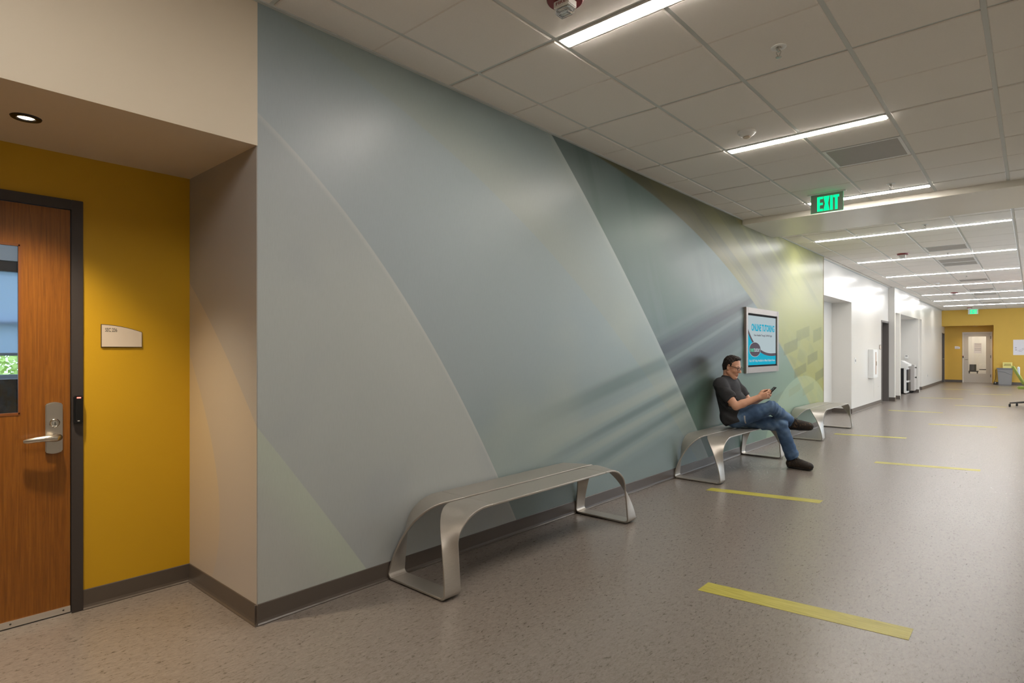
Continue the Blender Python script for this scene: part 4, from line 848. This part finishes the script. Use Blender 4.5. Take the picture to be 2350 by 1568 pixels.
# ------------------------------------------------------------------ the seated man: implicit surfaces meshed here
class SDF:
    def __init__(s, lo, hi, h):
        s.lo = np.array(lo, float); s.h = h; s.n = np.ceil((np.array(hi)-s.lo)/h).astype(int)+1
        s.F = np.full(s.n, 0.3, np.float32)
    def block(s, lo, hi, m):
        a = np.clip(np.floor((np.array(lo)-m-s.lo)/s.h).astype(int), 0, s.n); b = np.clip(np.ceil((np.array(hi)+m-s.lo)/s.h).astype(int)+1, 0, s.n)
        sl = tuple(slice(i, j) for i, j in zip(a, b)); ax = [s.lo[k]+s.h*np.arange(a[k], b[k]) for k in range(3)]
        return sl, np.meshgrid(*ax, indexing='ij')
    def put(s, sl, d, k, op):
        f = s.F[sl]
        if op == 'sub': d = -d; hh = np.clip(0.5-0.5*(f-d)/k, 0, 1) if k > 0 else None; s.F[sl] = np.maximum(f, d) if k <= 0 else f*(1-hh)+d*hh+k*hh*(1-hh); return
        if k <= 0: s.F[sl] = np.minimum(f, d); return
        hh = np.clip(0.5+0.5*(f-d)/k, 0, 1); s.F[sl] = f*(1-hh)+d*hh-k*hh*(1-hh)
    def cone(s, a, b, ra, rb, k=0.02, op='add'):
        a, b = np.array(a, float), np.array(b, float); m = max(ra, rb)+k+2*s.h+0.02
        sl, (x, y, z) = s.block(np.minimum(a, b), np.maximum(a, b), m)
        d = b-a; t = np.clip(((x-a[0])*d[0]+(y-a[1])*d[1]+(z-a[2])*d[2])/max(1e-9, d@d), 0, 1)
        q = np.sqrt((x-a[0]-t*d[0])**2+(y-a[1]-t*d[1])**2+(z-a[2]-t*d[2])**2)-(ra+(rb-ra)*t)
        s.put(sl, q.astype(np.float32), k, op)
    def chain(s, pts, rs, k=0.02):
        for i in range(len(pts)-1): s.cone(pts[i], pts[i+1], rs[i], rs[i+1], k)
    def ell(s, c, r, k=0.02, op='add', R=None):
        c, r = np.array(c, float), np.array(r, float); m = r.max()+k+2*s.h+0.02
        sl, (x, y, z) = s.block(c, c, m); p = np.stack([x-c[0], y-c[1], z-c[2]], -1)
        if R is not None: p = p @ np.array(R)
        k0 = np.linalg.norm(p/r, axis=-1); k1 = np.linalg.norm(p/(r*r), axis=-1)
        s.put(sl, (k0*(k0-1)/np.maximum(k1, 1e-6)).astype(np.float32), k, op)
    def all(s): return np.meshgrid(*[s.lo[k]+s.h*np.arange(s.n[k]) for k in range(3)], indexing='ij')
    def cut(s, fn):
        x, y, z = s.all(); s.F = np.maximum(s.F, fn(x, y, z).astype(np.float32))
    def add(s, fn):
        m = np.abs(s.F) < 0.03; x, y, z = s.all(); s.F[m] += fn(x[m], y[m], z[m]).astype(np.float32)
    def mesh(s):
        F = np.pad(s.F, 1, constant_values=0.3); lo = s.lo-s.h; ins = F < 0
        nx, ny, nz = np.array(F.shape)-1
        cnt = np.zeros((nx, ny, nz), np.int8)
        for i in (0, 1):
            for j in (0, 1):
                for k in (0, 1): cnt += ins[i:nx+i, j:ny+j, k:nz+k]
        act = np.argwhere((cnt > 0) & (cnt < 8)); idx = np.full((nx, ny, nz), -1, np.int64); idx[tuple(act.T)] = np.arange(len(act))
        acc = np.zeros((len(act), 3)); nn = np.zeros(len(act))
        cs = [(i, j, k) for i in (0, 1) for j in (0, 1) for k in (0, 1)]
        for a in cs:
            for b in cs:
                if sum(abs(p-q) for p, q in zip(a, b)) != 1 or a > b: continue
                fa = F[act[:,0]+a[0], act[:,1]+a[1], act[:,2]+a[2]]; fb_ = F[act[:,0]+b[0], act[:,1]+b[1], act[:,2]+b[2]]
                m = (fa < 0) != (fb_ < 0); t = np.where(m, fa/np.where(m, fa-fb_, 1), 0)
                acc += np.where(m[:, None], np.array(a)+(np.array(b)-np.array(a))*t[:, None], 0); nn += m
        V = lo + s.h*(act + acc/nn[:, None])
        Q = []
        for ax in range(3):
            o1, o2 = [(1, 2), (2, 0), (0, 1)][ax]
            a = np.moveaxis(ins, ax, 0)[:-1]; b = np.moveaxis(ins, ax, 0)[1:]
            d = np.moveaxis(a != b, 0, ax); e = np.argwhere(d)
            e = e[(e[:, o1] > 0) & (e[:, o2] > 0) & (e[:, o1] < F.shape[o1]-1) & (e[:, o2] < F.shape[o2]-1)]
            q = []
            for u, v in ((0, 0), (1, 0), (1, 1), (0, 1)):
                c = e.copy(); c[:, o1] -= u; c[:, o2] -= v; q.append(idx[tuple(c.T)])
            q = np.stack(q, 1); fl = ins[tuple(e.T)]; q[~fl] = q[~fl][:, ::-1]; Q.append(q)
        Q = np.concatenate(Q); return V, Q[(Q >= 0).all(1)][:, ::-1]
def sdf_obj(name, sd, m, parent):
    V, Q = sd.mesh(); off = Vector((0,0,0)); r = parent
    while r is not None: off += r.location; r = r.parent
    V = V-np.array(off); me = bpy.data.meshes.new(name)
    me.vertices.add(len(V)); me.vertices.foreach_set('co', V.astype(np.float32).ravel())
    me.loops.add(Q.size); me.loops.foreach_set('vertex_index', Q.astype(np.int32).ravel())
    me.polygons.add(len(Q)); me.polygons.foreach_set('loop_start', np.arange(0, Q.size, 4, dtype=np.int32)); me.polygons.foreach_set('loop_total', np.full(len(Q), 4, np.int32))
    me.update(calc_edges=True); me.validate()
    me.polygons.foreach_set('use_smooth', np.ones(len(me.polygons), bool)); me.materials.append(m)
    o = bpy.data.objects.new(name, me); COL.objects.link(o)
    if parent is not None: o.parent = parent
    sm = o.modifiers.new('smooth', 'SMOOTH'); sm.factor = 0.4; sm.iterations = 2
    return o
V3 = lambda *a: np.array(a, float)
nrm = lambda v: np.array(v, float)/np.linalg.norm(v)
PB = V3(0.20, 5.42, 0.0)                       # where he sits
# joints
hipR, hipL = V3(0.27,5.33,0.555), V3(0.27,5.52,0.55); kneR, ankR = V3(0.635,5.45,0.705), V3(0.735,5.765,0.525); kneL, ankL = V3(0.69,5.60,0.495), V3(0.775,5.735,0.12)
shR, elR, wrR = V3(0.145,5.215,0.945), V3(0.335,5.195,0.715), V3(0.525,5.355,0.815); shL, elL, wrL = V3(0.145,5.625,0.945), V3(0.33,5.66,0.72), V3(0.52,5.545,0.815)
HC = V3(0.205, 5.42, 1.145)
yaw, pit = math.radians(-7), math.radians(17)
fx = V3(math.cos(yaw)*math.cos(pit), math.sin(yaw)*math.cos(pit), -math.sin(pit)); ly = nrm(np.cross(V3(0,0,1), fx)); uz = np.cross(fx, ly)
HR = np.stack([fx, ly, uz], 1); HS = 0.97
def hp(x, y, z): return HC + HR @ (V3(x, y, z)*HS)
skin = SDF((0.0, 5.0, 0.02), (1.12, 5.95, 1.33), 0.0042)
def hell(sd, c, r, k=0.02, op='add'): sd.ell(hp(*c), np.array(r)*HS, k, op, HR)
def hcone(sd, a, b, ra, rb, k=0.015): sd.cone(hp(*a), hp(*b), ra*HS, rb*HS, k)
def head(sd):
    hell(sd, (-0.012,0,0.042), (0.098,0.078,0.094), 0.02)
    hell(sd, (0.030,0,-0.035), (0.066,0.060,0.088), 0.035)
    hcone(sd, (0.072,-0.008,-0.108), (0.072,0.008,-0.108), 0.021, 0.021, 0.03)
    for s in (-1, 1):
        hcone(sd, (-0.005,s*0.058,-0.055), (0.055,s*0.026,-0.103), 0.020, 0.018, 0.03)
        hcone(sd, (0.083,s*0.012,0.030), (0.072,s*0.045,0.028), 0.012, 0.011, 0.016)
        hell(sd, (0.062,s*0.040,-0.025), (0.024,0.022,0.020), 0.02)
        sd.ell(hp(0.101,s*0.031,0.008), V3(0.017,0.017,0.012)*HS, 0.010, 'sub', HR)
        hell(sd, (-0.004,s*0.080,0.000), (0.018,0.009,0.032), 0.006); hell(sd, (0.000,s*0.079,-0.026), (0.010,0.008,0.012), 0.008)
        sd.ell(hp(0.000,s*0.090,0.004), V3(0.009,0.005,0.017)*HS, 0.005, 'sub', HR)
        hell(sd, (0.106,s*0.010,-0.030), (0.011,0.009,0.008), 0.008)
        hcone(sd, (0.0935,0,-0.062), (0.087,s*0.022,-0.066), 0.0075, 0.004, 0.008); hcone(sd, (0.0915,0,-0.077), (0.090,s*0.019,-0.074), 0.0078, 0.004, 0.007)
    hcone(sd, (0.093,0,0.018), (0.118,0,-0.024), 0.008, 0.0125, 0.012)
head(skin)
skin.chain([hp(-0.035,0,-0.05), V3(0.158,5.42,1.02), V3(0.15,5.42,0.955)], [0.053,0.055,0.066], 0.014)
# trunk
skin.ell((0.165,5.42,0.86), (0.105,0.175,0.16), 0.04); skin.ell((0.215,5.42,0.69), (0.13,0.165,0.16), 0.05); skin.ell((0.235,5.42,0.56), (0.125,0.17,0.10), 0.05)
skin.cone((0.145,5.25,0.955), (0.145,5.59,0.955), 0.058, 0.058, 0.04)
for a, b, c in ((shR, elR, wrR), (shL, elL, wrL)):
    skin.chain([a, a+(b-a)*0.5, b], [0.056,0.050,0.042], 0.02); skin.chain([b, b+(c-b)*0.3, c], [0.043,0.045,0.029], 0.012)
for a, b, c in ((hipR, kneR, ankR), (hipL, kneL, ankL)):
    skin.chain([a, b], [0.082,0.056], 0.02); skin.chain([b, b+(c-b)*0.35, c], [0.054,0.053,0.036], 0.02)
# hands
def hand(W, d, n, curl, thumb, spread=1.0):
    """W wrist, d towards the knuckles, n back of the hand, u = thumb side"""
    d, n = nrm(d), nrm(n); n = nrm(n-d*(n@d)); u = np.cross(n, d)*thumb
    ks = [W+d*0.092+u*0.030+n*0.004, W+d*0.096+u*0.010+n*0.008, W+d*0.090-u*0.011+n*0.006, W+d*0.080-u*0.031]
    for i, q in enumerate(ks): skin.cone(W+u*(0.012-0.008*i), q, 0.017, 0.0125, 0.012)
    skin.ell(W+d*0.05-n*0.004, (0.046,0.036,0.017), 0.012, 'add', np.stack([d, u, n], 1))
    L = [(0.043,0.027,0.021), (0.047,0.030,0.022), (0.044,0.028,0.021), (0.035,0.021,0.018)]
    for i, q in enumerate(ks):
        p = q; a = 0.0; r = 0.0098 if i < 3 else 0.0085
        dirv = nrm(d + u*0.10*(1.5-i)*spread)
        for j, seg in enumerate(L[i]):
            a += curl[j]; v = dirv*math.cos(a)-n*math.sin(a); e = p+v*seg; skin.cone(p, e, r, r*0.90, 0.004); p = e; r *= 0.90
    t0 = W+d*0.028+u*0.026-n*0.010; t1 = t0+d*0.034+u*0.020-n*0.016; t2 = t1+d*0.032+u*0.003-n*0.012; t3 = t2+d*0.024-u*0.004-n*0.004
    skin.chain([t0, t1, t2, t3], [0.0165,0.0135,0.0112,0.0088], 0.006)
dR = nrm(V3(0.70,0.62,0.26)); nR = nrm(V3(0.42,-0.86,-0.22)); hand(wrR, dR, nR, (0.32,0.50,0.40), 1.0)
dL = nrm(V3(0.80,-0.46,0.25)); nL = nrm(V3(0.35,0.88,-0.25)); hand(wrL, dL, nL, (0.45,0.70,0.50), -1.0)
# feet inside the shoes
ftL, ftR = V3(1,-0.06,0), nrm(V3(0.97,0.06,0.04))
skin.chain([ankL, V3(0.765,5.735,0.07)], [0.036,0.034], 0.02); skin.chain([ankR, ankR+V3(0.01,0.012,-0.03)], [0.036,0.034], 0.02)
skin.cut(lambda x, y, z: 0.012-x)
g = G('skin'); nf = g.noise(g.obj(), 16, 4); g.set(color=g.mix(nf, lin((204,148,120)), lin((222,170,140))), rough=0.55)
g.b.inputs['Subsurface Weight'].default_value = 0.08; g.b.inputs['Subsurface Radius'].default_value = (0.01, 0.004, 0.002); skin_m = g.m
man = sdf_obj('person', skin, skin_m, None)
tag(man, 'seated man in a charcoal t-shirt and blue jeans looking down at his phone', 'person')

man.data.transform(Matrix.Translation(-Vector(PB))); man.location = PB
del skin
# shirt
sh = SDF((0.0, 5.02, 0.44), (0.50, 5.85, 1.10), 0.0042)
sh.ell((0.160,5.42,0.865), (0.128,0.200,0.175), 0.04); sh.ell((0.225,5.42,0.70), (0.152,0.190,0.17), 0.06); sh.ell((0.245,5.42,0.57), (0.160,0.214,0.135), 0.05)
sh.cone((0.145,5.25,0.958), (0.145,5.59,0.958), 0.076, 0.076, 0.04); sh.cone(V3(0.155,5.42,0.965), V3(0.156,5.42,1.010), 0.090, 0.071, 0.03)
for a, b in ((shR, elR), (shL, elL)):
    e = a+(b-a)*0.70; sh.cone(a, e, 0.074, 0.071, 0.03)
    sl, (x, y, z) = sh.block(e, e, 0.12); d = nrm(b-a)
    pl = (x-e[0])*d[0]+(y-e[1])*d[1]+(z-e[2])*d[2]; near = np.sqrt((x-e[0])**2+(y-e[1])**2+(z-e[2])**2)-0.105
    side = (5.30-y if a is shR else y-5.54)
    sh.F[sl] = np.maximum(sh.F[sl], np.where((near < 0) & (side > 0), pl, -1)).astype(np.float32)
def folds(x, y, z):
    f = 0.0075*np.sin(34*(z+0.55*x)+6*np.sin(9*y)+1.5)*np.exp(-((z-0.66)/0.10)**2)
    f += 0.0055*np.sin(46*(x*0.8-z*0.7)+5*np.sin(8*y))*np.exp(-((z-0.86)/0.10)**2)*(x > 0.14)
    f += 0.0055*np.sin(60*(z+0.5*x))*np.exp(-((y-5.21)/0.07)**2)*(z < 0.93)
    return f
sh.add(folds)
sh.cut(lambda x, y, z: 0.013-x); sh.cut(lambda x, y, z: (0.462+0.40*np.clip(x-0.16, 0, 1)-z)); sh.cut(lambda x, y, z: 0.449-z)
# neckline hole around the neck, deeper at the front
sh.cut(lambda x, y, z: np.minimum(0.0625-np.sqrt((x-0.162)**2+(y-5.42)**2), (z-(1.026-0.45*(x-0.10)))))
g = G('charcoal_jersey'); nf = g.noise(g.obj(), 60, 4); g.set(color=g.mix(nf, lin((40,40,43)), lin((58,57,60))), rough=0.88); g.bump(nf, 0.2, 0.002); shirt_m = g.m
make('collar', tube(bmesh.new(), [(0.162+0.066*math.cos(q), 5.42+0.066*math.sin(q), 1.024-0.45*(0.162+0.066*math.cos(q)-0.10)) for q in np.linspace(0, 2*math.pi, 40)[:-1]], 0.0075, 8, True), shirt_m, man, smooth=True)
ob = sdf_obj('tshirt', sh, shirt_m, man); ob['label'] = 'charcoal short sleeved t-shirt'; del sh
# jeans
je = SDF((0.02, 5.12, 0.03), (0.95, 5.98, 0.86), 0.005)
je.ell((0.262,5.42,0.565), (0.140,0.180,0.118), 0.04)
je.chain([hipR, hipR+(kneR-hipR)*0.25, hipR+(kneR-hipR)*0.55, kneR], [0.082,0.094,0.088,0.070], 0.03); je.chain([kneR, kneR+(ankR-kneR)*0.4, ankR], [0.070,0.068,0.066], 0.015)
je.chain([hipL, hipL+(kneL-hipL)*0.55, kneL], [0.096,0.086,0.071], 0.02); je.chain([kneL, kneL+(ankL-kneL)*0.45, ankL+V3(0,0,0.01)], [0.072,0.070,0.074], 0.015)
def cap(sd, e, d, rad):
    sl, (x, y, z) = sd.block(e, e, rad); pl = (x-e[0])*d[0]+(y-e[1])*d[1]+(z-e[2])*d[2]
    near = np.sqrt((x-e[0])**2+(y-e[1])**2+(z-e[2])**2)-rad; sd.F[sl] = np.maximum(sd.F[sl], np.where(near < 0, pl, -1)).astype(np.float32)
cap(je, ankR+nrm(ankR-kneR)*(-0.005), nrm(nrm(ankR-kneR)+V3(0.2,0,0.1)), 0.10); cap(je, ankL+V3(0,0,0.002), nrm(nrm(ankL-kneL)+V3(0.15,0,0)), 0.10)
def jf(x, y, z):
    p = np.stack([x, y, z], -1); f = 0
    for c, s_, fr_, dv in ((kneR, 0.09, 95, V3(0.5,0.7,-0.5)), (kneL, 0.08, 90, V3(0.3,0.2,1)), (ankL+V3(0,0,0.06), 0.07, 100, V3(0.2,0.2,1)), (ankR-V3(0.03,0.06,-0.03), 0.07, 100, nrm(ankR-kneR))):
        r = np.linalg.norm(p-c, axis=-1); f = f + 0.0085*np.sin(0.8*fr_*(p@nrm(dv))+5*np.sin(11*x+9*y))*np.exp(-(r/(1.25*s_))**2)
    return f + 0.0012*np.sin(70*x+50*y)*np.sin(64*z)
je.add(jf); je.cut(lambda x, y, z: np.where(x < 0.50, 0.449-z, -1))
g = G('blue_denim'); v = g.obj(); a = g.noise(v, 5.5, 3); b = g.noise(v, 420, 2)
c = g.curve(a, [(0.3, lin((48,72,104))), (0.5, lin((74,102,138))), (0.7, lin((122,148,176)))]); c = g.mix(g.math('MULTIPLY', g.sstep(b, 0.40, 0.7), 0.22), c, lin((26,40,62))); g.set(color=c, rough=0.85); g.bump(b, 0.25, 0.002); denim = g.m
ob = sdf_obj('jeans', je, denim, man); ob['label'] = 'faded blue jeans'; del je
from mathutils.bvhtree import BVHTree
bv_ = BVHTree.FromPolygons([tuple(q.co) for q in ob.data.vertices], [tuple(p.vertices) for p in ob.data.polygons])
q0 = V3(0.405, 5.0, 0.565)-PB; hits = []
for dz in np.linspace(-0.045, 0.045, 7):
    hit = bv_.ray_cast(Vector(q0+V3(0,0,dz)), Vector((0.0,1,0)))
    if hit[0] is not None: hits.append(hit[0])
bm = bmesh.new(); pv = None
for p in hits:
    cur = [bm.verts.new((p.x+dx, p.y-dy, p.z)) for dx, dy in ((-0.009,0.003),(0.009,0.003),(0.009,0.001),(-0.009,0.001))]
    if pv:
        for i in range(4): bm.faces.new((pv[i], pv[(i+1)%4], cur[(i+1)%4], cur[i]))
    pv = cur
tabo = make('size_tab', bm, plain('pale_tab', (176,176,178), 0.6), man, world=False); tabo['label'] = 'pale strip label on the thigh'
# shoes
g = G('camo_shoe'); a = g.noise(g.obj(), 34, 3, 0.6, 1.2); g.set(color=g.curve(a, [(0.34, lin((20,16,13))), (0.46, lin((48,36,26))), (0.56, lin((30,24,20))), (0.66, lin((104,78,52)))]), rough=0.7); shoe_m = g.m
sole_m = plain('shoe_sole', (30,26,24), 0.7)
def shoe(heel, dirv, up, lab):
    d = nrm(dirv); up = nrm(up-d*(np.array(up)@d)); sd_ = np.cross(up, d); L = 0.295
    P = lambda a, b, c: heel + d*a + sd_*b + up*c
    lo = np.min([P(a, b, c) for a in (-0.05, L+0.03) for b in (-0.08, 0.08) for c in (-0.03, 0.17)], 0); hi = np.max([P(a, b, c) for a in (-0.05, L+0.03) for b in (-0.08, 0.08) for c in (-0.03, 0.17)], 0)
    R = np.stack([d, sd_, up], 1); s = SDF(lo, hi, 0.0042)
    s.cone(P(0.045,0,0.06), P(0.06,0,0.112), 0.042, 0.043, 0.02); s.cone(P(0.045,0,0.05), P(0.16,0,0.056), 0.042, 0.048, 0.02)
    s.cone(P(0.10,0,0.09), P(0.20,0,0.062), 0.036, 0.036, 0.03); s.ell(P(0.222,0,0.048), (0.072,0.051,0.046), 0.02, 'add', R)
    def below(x, y, z): return 0.014-((x-heel[0])*up[0]+(y-heel[1])*up[1]+(z-heel[2])*up[2])
    s.cut(below); s.cone(P(0.052,0,0.15), P(0.064,0,0.09), 0.036, 0.030, 0.006, 'sub')
    o = sdf_obj('shoe', s, shoe_m, man); o['label'] = lab
    s2 = SDF(lo, hi, 0.0042); s2.cone(P(0.045,0,0.04), P(0.15,0,0.04), 0.043, 0.046, 0.02); s2.cone(P(0.15,0,0.04), P(0.245,0,0.04), 0.047, 0.046, 0.02)
    hgt = lambda x, y, z: (x-heel[0])*up[0]+(y-heel[1])*up[1]+(z-heel[2])*up[2]
    al = lambda x, y, z: (x-heel[0])*d[0]+(y-heel[1])*d[1]+(z-heel[2])*d[2]
    s2.cut(lambda x, y, z: hgt(x, y, z)-0.024); s2.cut(lambda x, y, z: 0.001+0.012*np.clip((al(x, y, z)-0.22)/0.07, 0, 1)**2-hgt(x, y, z)); k = sdf_obj('sole', s2, sole_m, man)
    bm = bmesh.new()
    for i in range(4):
        a = 0.115+0.026*i; h0 = 0.124-0.0085*i*1.25
        tube(bm, [P(a,-0.028,h0-0.012), P(a+0.006,0,h0+0.006), P(a,0.028,h0-0.012)], 0.0032, 6)
    for s_ in (-1, 1): tube(bm, [P(0.112,0,0.128), P(0.112,s_*0.020,0.134), P(0.122,s_*0.036,0.122), P(0.130,s_*0.024,0.116), P(0.114,0,0.126)], 0.0028, 6)
    make('laces', bm, black, man)
shoe(V3(0.705,5.738,0.0), ftL, V3(0,0,1), 'dark camouflage lace-up shoe flat on the floor')
upR = nrm(V3(-0.05,-0.28,0.95)); shoe(ankR + V3(-0.045,0.020,-0.092), ftR, upR, 'dark camouflage shoe raised on the crossed leg')


skm = plain('dark_sock', (18,17,17), 0.9)
so = SDF((0.68,5.66,0.03), (0.88,5.80,0.19), 0.004); so.chain([ankL+V3(0,0,0.05), V3(0.765,5.735,0.06)], [0.041,0.043], 0.02); sdf_obj('sock', so, skm, man)
so = SDF(ankR-V3(0.12,0.12,0.16), ankR+V3(0.16,0.14,0.12), 0.004); so.chain([ankR-nrm(ankR-kneR)*0.03, ankR+V3(0.02,0.02,-0.04)], [0.040,0.042], 0.02); sdf_obj('sock', so, skm, man)
# hair
ha = SDF(HC-0.17, HC+0.17, 0.0034)
hell(ha, (-0.015,0,0.044), (0.104,0.083,0.100), 0.01); hell(ha, (-0.060,0,-0.012), (0.048,0.066,0.066), 0.03); hell(ha, (0.035,0,0.118), (0.044,0.050,0.024), 0.02)
def inv_head(x, y, z):
    p = np.stack([x-HC[0], y-HC[1], z-HC[2]], -1) @ HR / HS; a, b, c = p[..., 0], p[..., 1], p[..., 2]
    back = np.maximum(a+0.012+0.10*np.clip(-c, 0, 0.1), -0.082-c); top = (0.040+1.05*(a-0.0)-c)/1.45; sideb = np.maximum(np.maximum(np.abs(a-0.016)-0.010, -0.012-c), c-0.06)
    ear = 0.030-np.sqrt((a+0.002)**2+((c+0.006)*0.8)**2+(np.minimum(np.abs(np.abs(b)-0.085), 0.1))**2)
    return np.maximum(np.minimum(np.minimum(back, top), sideb), ear)*HS
ha.cut(inv_head)
ha.add(lambda x, y, z: 0.0028*np.sin(150*x+90*y)*np.sin(120*y+70*z)+0.0018*np.sin(260*x-190*z))
hair_m = plain('dark_brown_hair', (34,22,14), 0.6, var=0.4, vscale=60); o = sdf_obj('hair', ha, hair_m, man); o['label'] = 'short dark brown hair'
bm = bmesh.new()
for s in (-1, 1): tube(bm, [hp(0.0935,s*0.014,0.033), hp(0.0895,s*0.032,0.037), hp(0.0765,s*0.050,0.030)], [0.0022,0.0030,0.0015], 6)
make('eyebrows', bm, hair_m, man)
eye_m = plain('eye_white', (200,190,182), 0.25)
for s in (-1, 1):
    c = hp(0.0755, s*0.031, 0.010); e = make('eye', lathe(bmesh.new(), [(0.0001,-0.0115),(0.006,-0.0098),(0.0100,-0.0058),(0.0115,0),(0.0100,0.0058),(0.006,0.0098),(0.0001,0.0115)], tuple(c), n=14), eye_m, man, smooth=True)
    q = hp(0.0858, s*0.031, 0.007); make('iris', lathe(bmesh.new(), [(0,0.003),(0.004,0.002),(0.0052,0)], tuple(q), 'x', 12), plain('iris_brown', (40,26,18), 0.3), e)
    tube(bm := bmesh.new(), [hp(0.0855,s*0.019,0.014), hp(0.0865,s*0.031,0.0165), hp(0.079,s*0.043,0.013)], 0.0036, 6); make('eyelid', bm, skin_m, man)
lip_m = plain('lips', (164,92,78), 0.5)
bm = bmesh.new(); tube(bm, [hp(0.0895,-0.024,-0.0685), hp(0.0965,-0.012,-0.066), hp(0.0990,0,-0.0645), hp(0.0965,0.012,-0.066), hp(0.0895,0.024,-0.0685)], [0.0018,0.0040,0.0044,0.0040,0.0018], 6); tube(bm, [hp(0.0885,-0.021,-0.0725), hp(0.0945,-0.011,-0.0755), hp(0.0970,0,-0.0765), hp(0.0945,0.011,-0.0755), hp(0.0885,0.021,-0.0725)], [0.0018,0.0042,0.0048,0.0042,0.0018], 6); make('lips', bm, lip_m, man)
# glasses
g = G('spectacle_lens'); g.set(color=(0.9,0.92,0.92,1), rough=0.05, alpha=0.18); lens_m = g.m
gl = make('glasses', tube(bmesh.new(), [hp(0.111,-0.010,0.026), hp(0.115,0,0.029), hp(0.111,0.010,0.026)], 0.0022, 6), black, man); gl['label'] = 'dark framed eyeglasses'
for s in (-1, 1):
    w0, w1, h0, h1 = 0.010, 0.056, -0.008, 0.029
    pt = [(w0+0.007,h0),(w1-0.008,h0),(w1-0.001,h0+0.010),(w1,h1-0.004),(w1-0.005,h1),(w0+0.004,h1),(w0,h1-0.005),(w0+0.001,h0+0.009)]
    f = lambda a, b: 0.113-7.0*max(0, a-0.02)**2 + 0.12*(b-0.01)
    make('rim', tube(bmesh.new(), [hp(f(a, b), s*a, b) for a, b in pt], [0.0019,0.0019,0.0022,0.0030,0.0032,0.0030,0.0026,0.0020], 6, True), black, gl)
    bm = bmesh.new(); bm.faces.new([bm.verts.new(hp(f(a, b)-0.0003, s*a, b)) for a, b in pt]); make('lens', bm, lens_m, gl)
    make('temple_arm', tube(bmesh.new(), [hp(f(w1, 0.024), s*w1, 0.024), hp(0.085, s*0.074, 0.024), hp(0.02, s*0.086, 0.022), hp(-0.010, s*0.090, 0.016)], [0.0034,0.0032,0.0028,0.002], 6), black, gl)
# denim details: pale tab on the thigh and outer seam stitching

# phone
t = thing('phone', 'dark smartphone held in the hands of the seated man', 'phone', (0.62, 5.45, 0.88))
ax = nrm(V3(0.52,0.44,0.70)); nn = nrm(V3(-0.62,-0.52,0.55)); nn = nrm(nn-ax*(nn@ax)); bx = np.cross(nn, ax); c0 = V3(0.618,5.478,0.876)
def slab(name, hx, hy, t0, t1, m, bev):
    bm = B((-hx, hx, -hy, hy, t0, t1)); M = Matrix([[bx[i], ax[i], nn[i], c0[i]] for i in range(3)] + [[0,0,0,1]]); bm.transform(M); return make(name, bm, m, t, bevel=bev)
slab('case', 0.036, 0.073, -0.0045, 0.0045, black, 0.003); slab('screen', 0.032, 0.066, 0.0045, 0.0052, plain('dark_screen', (70,66,66), 0.15), 0.0)
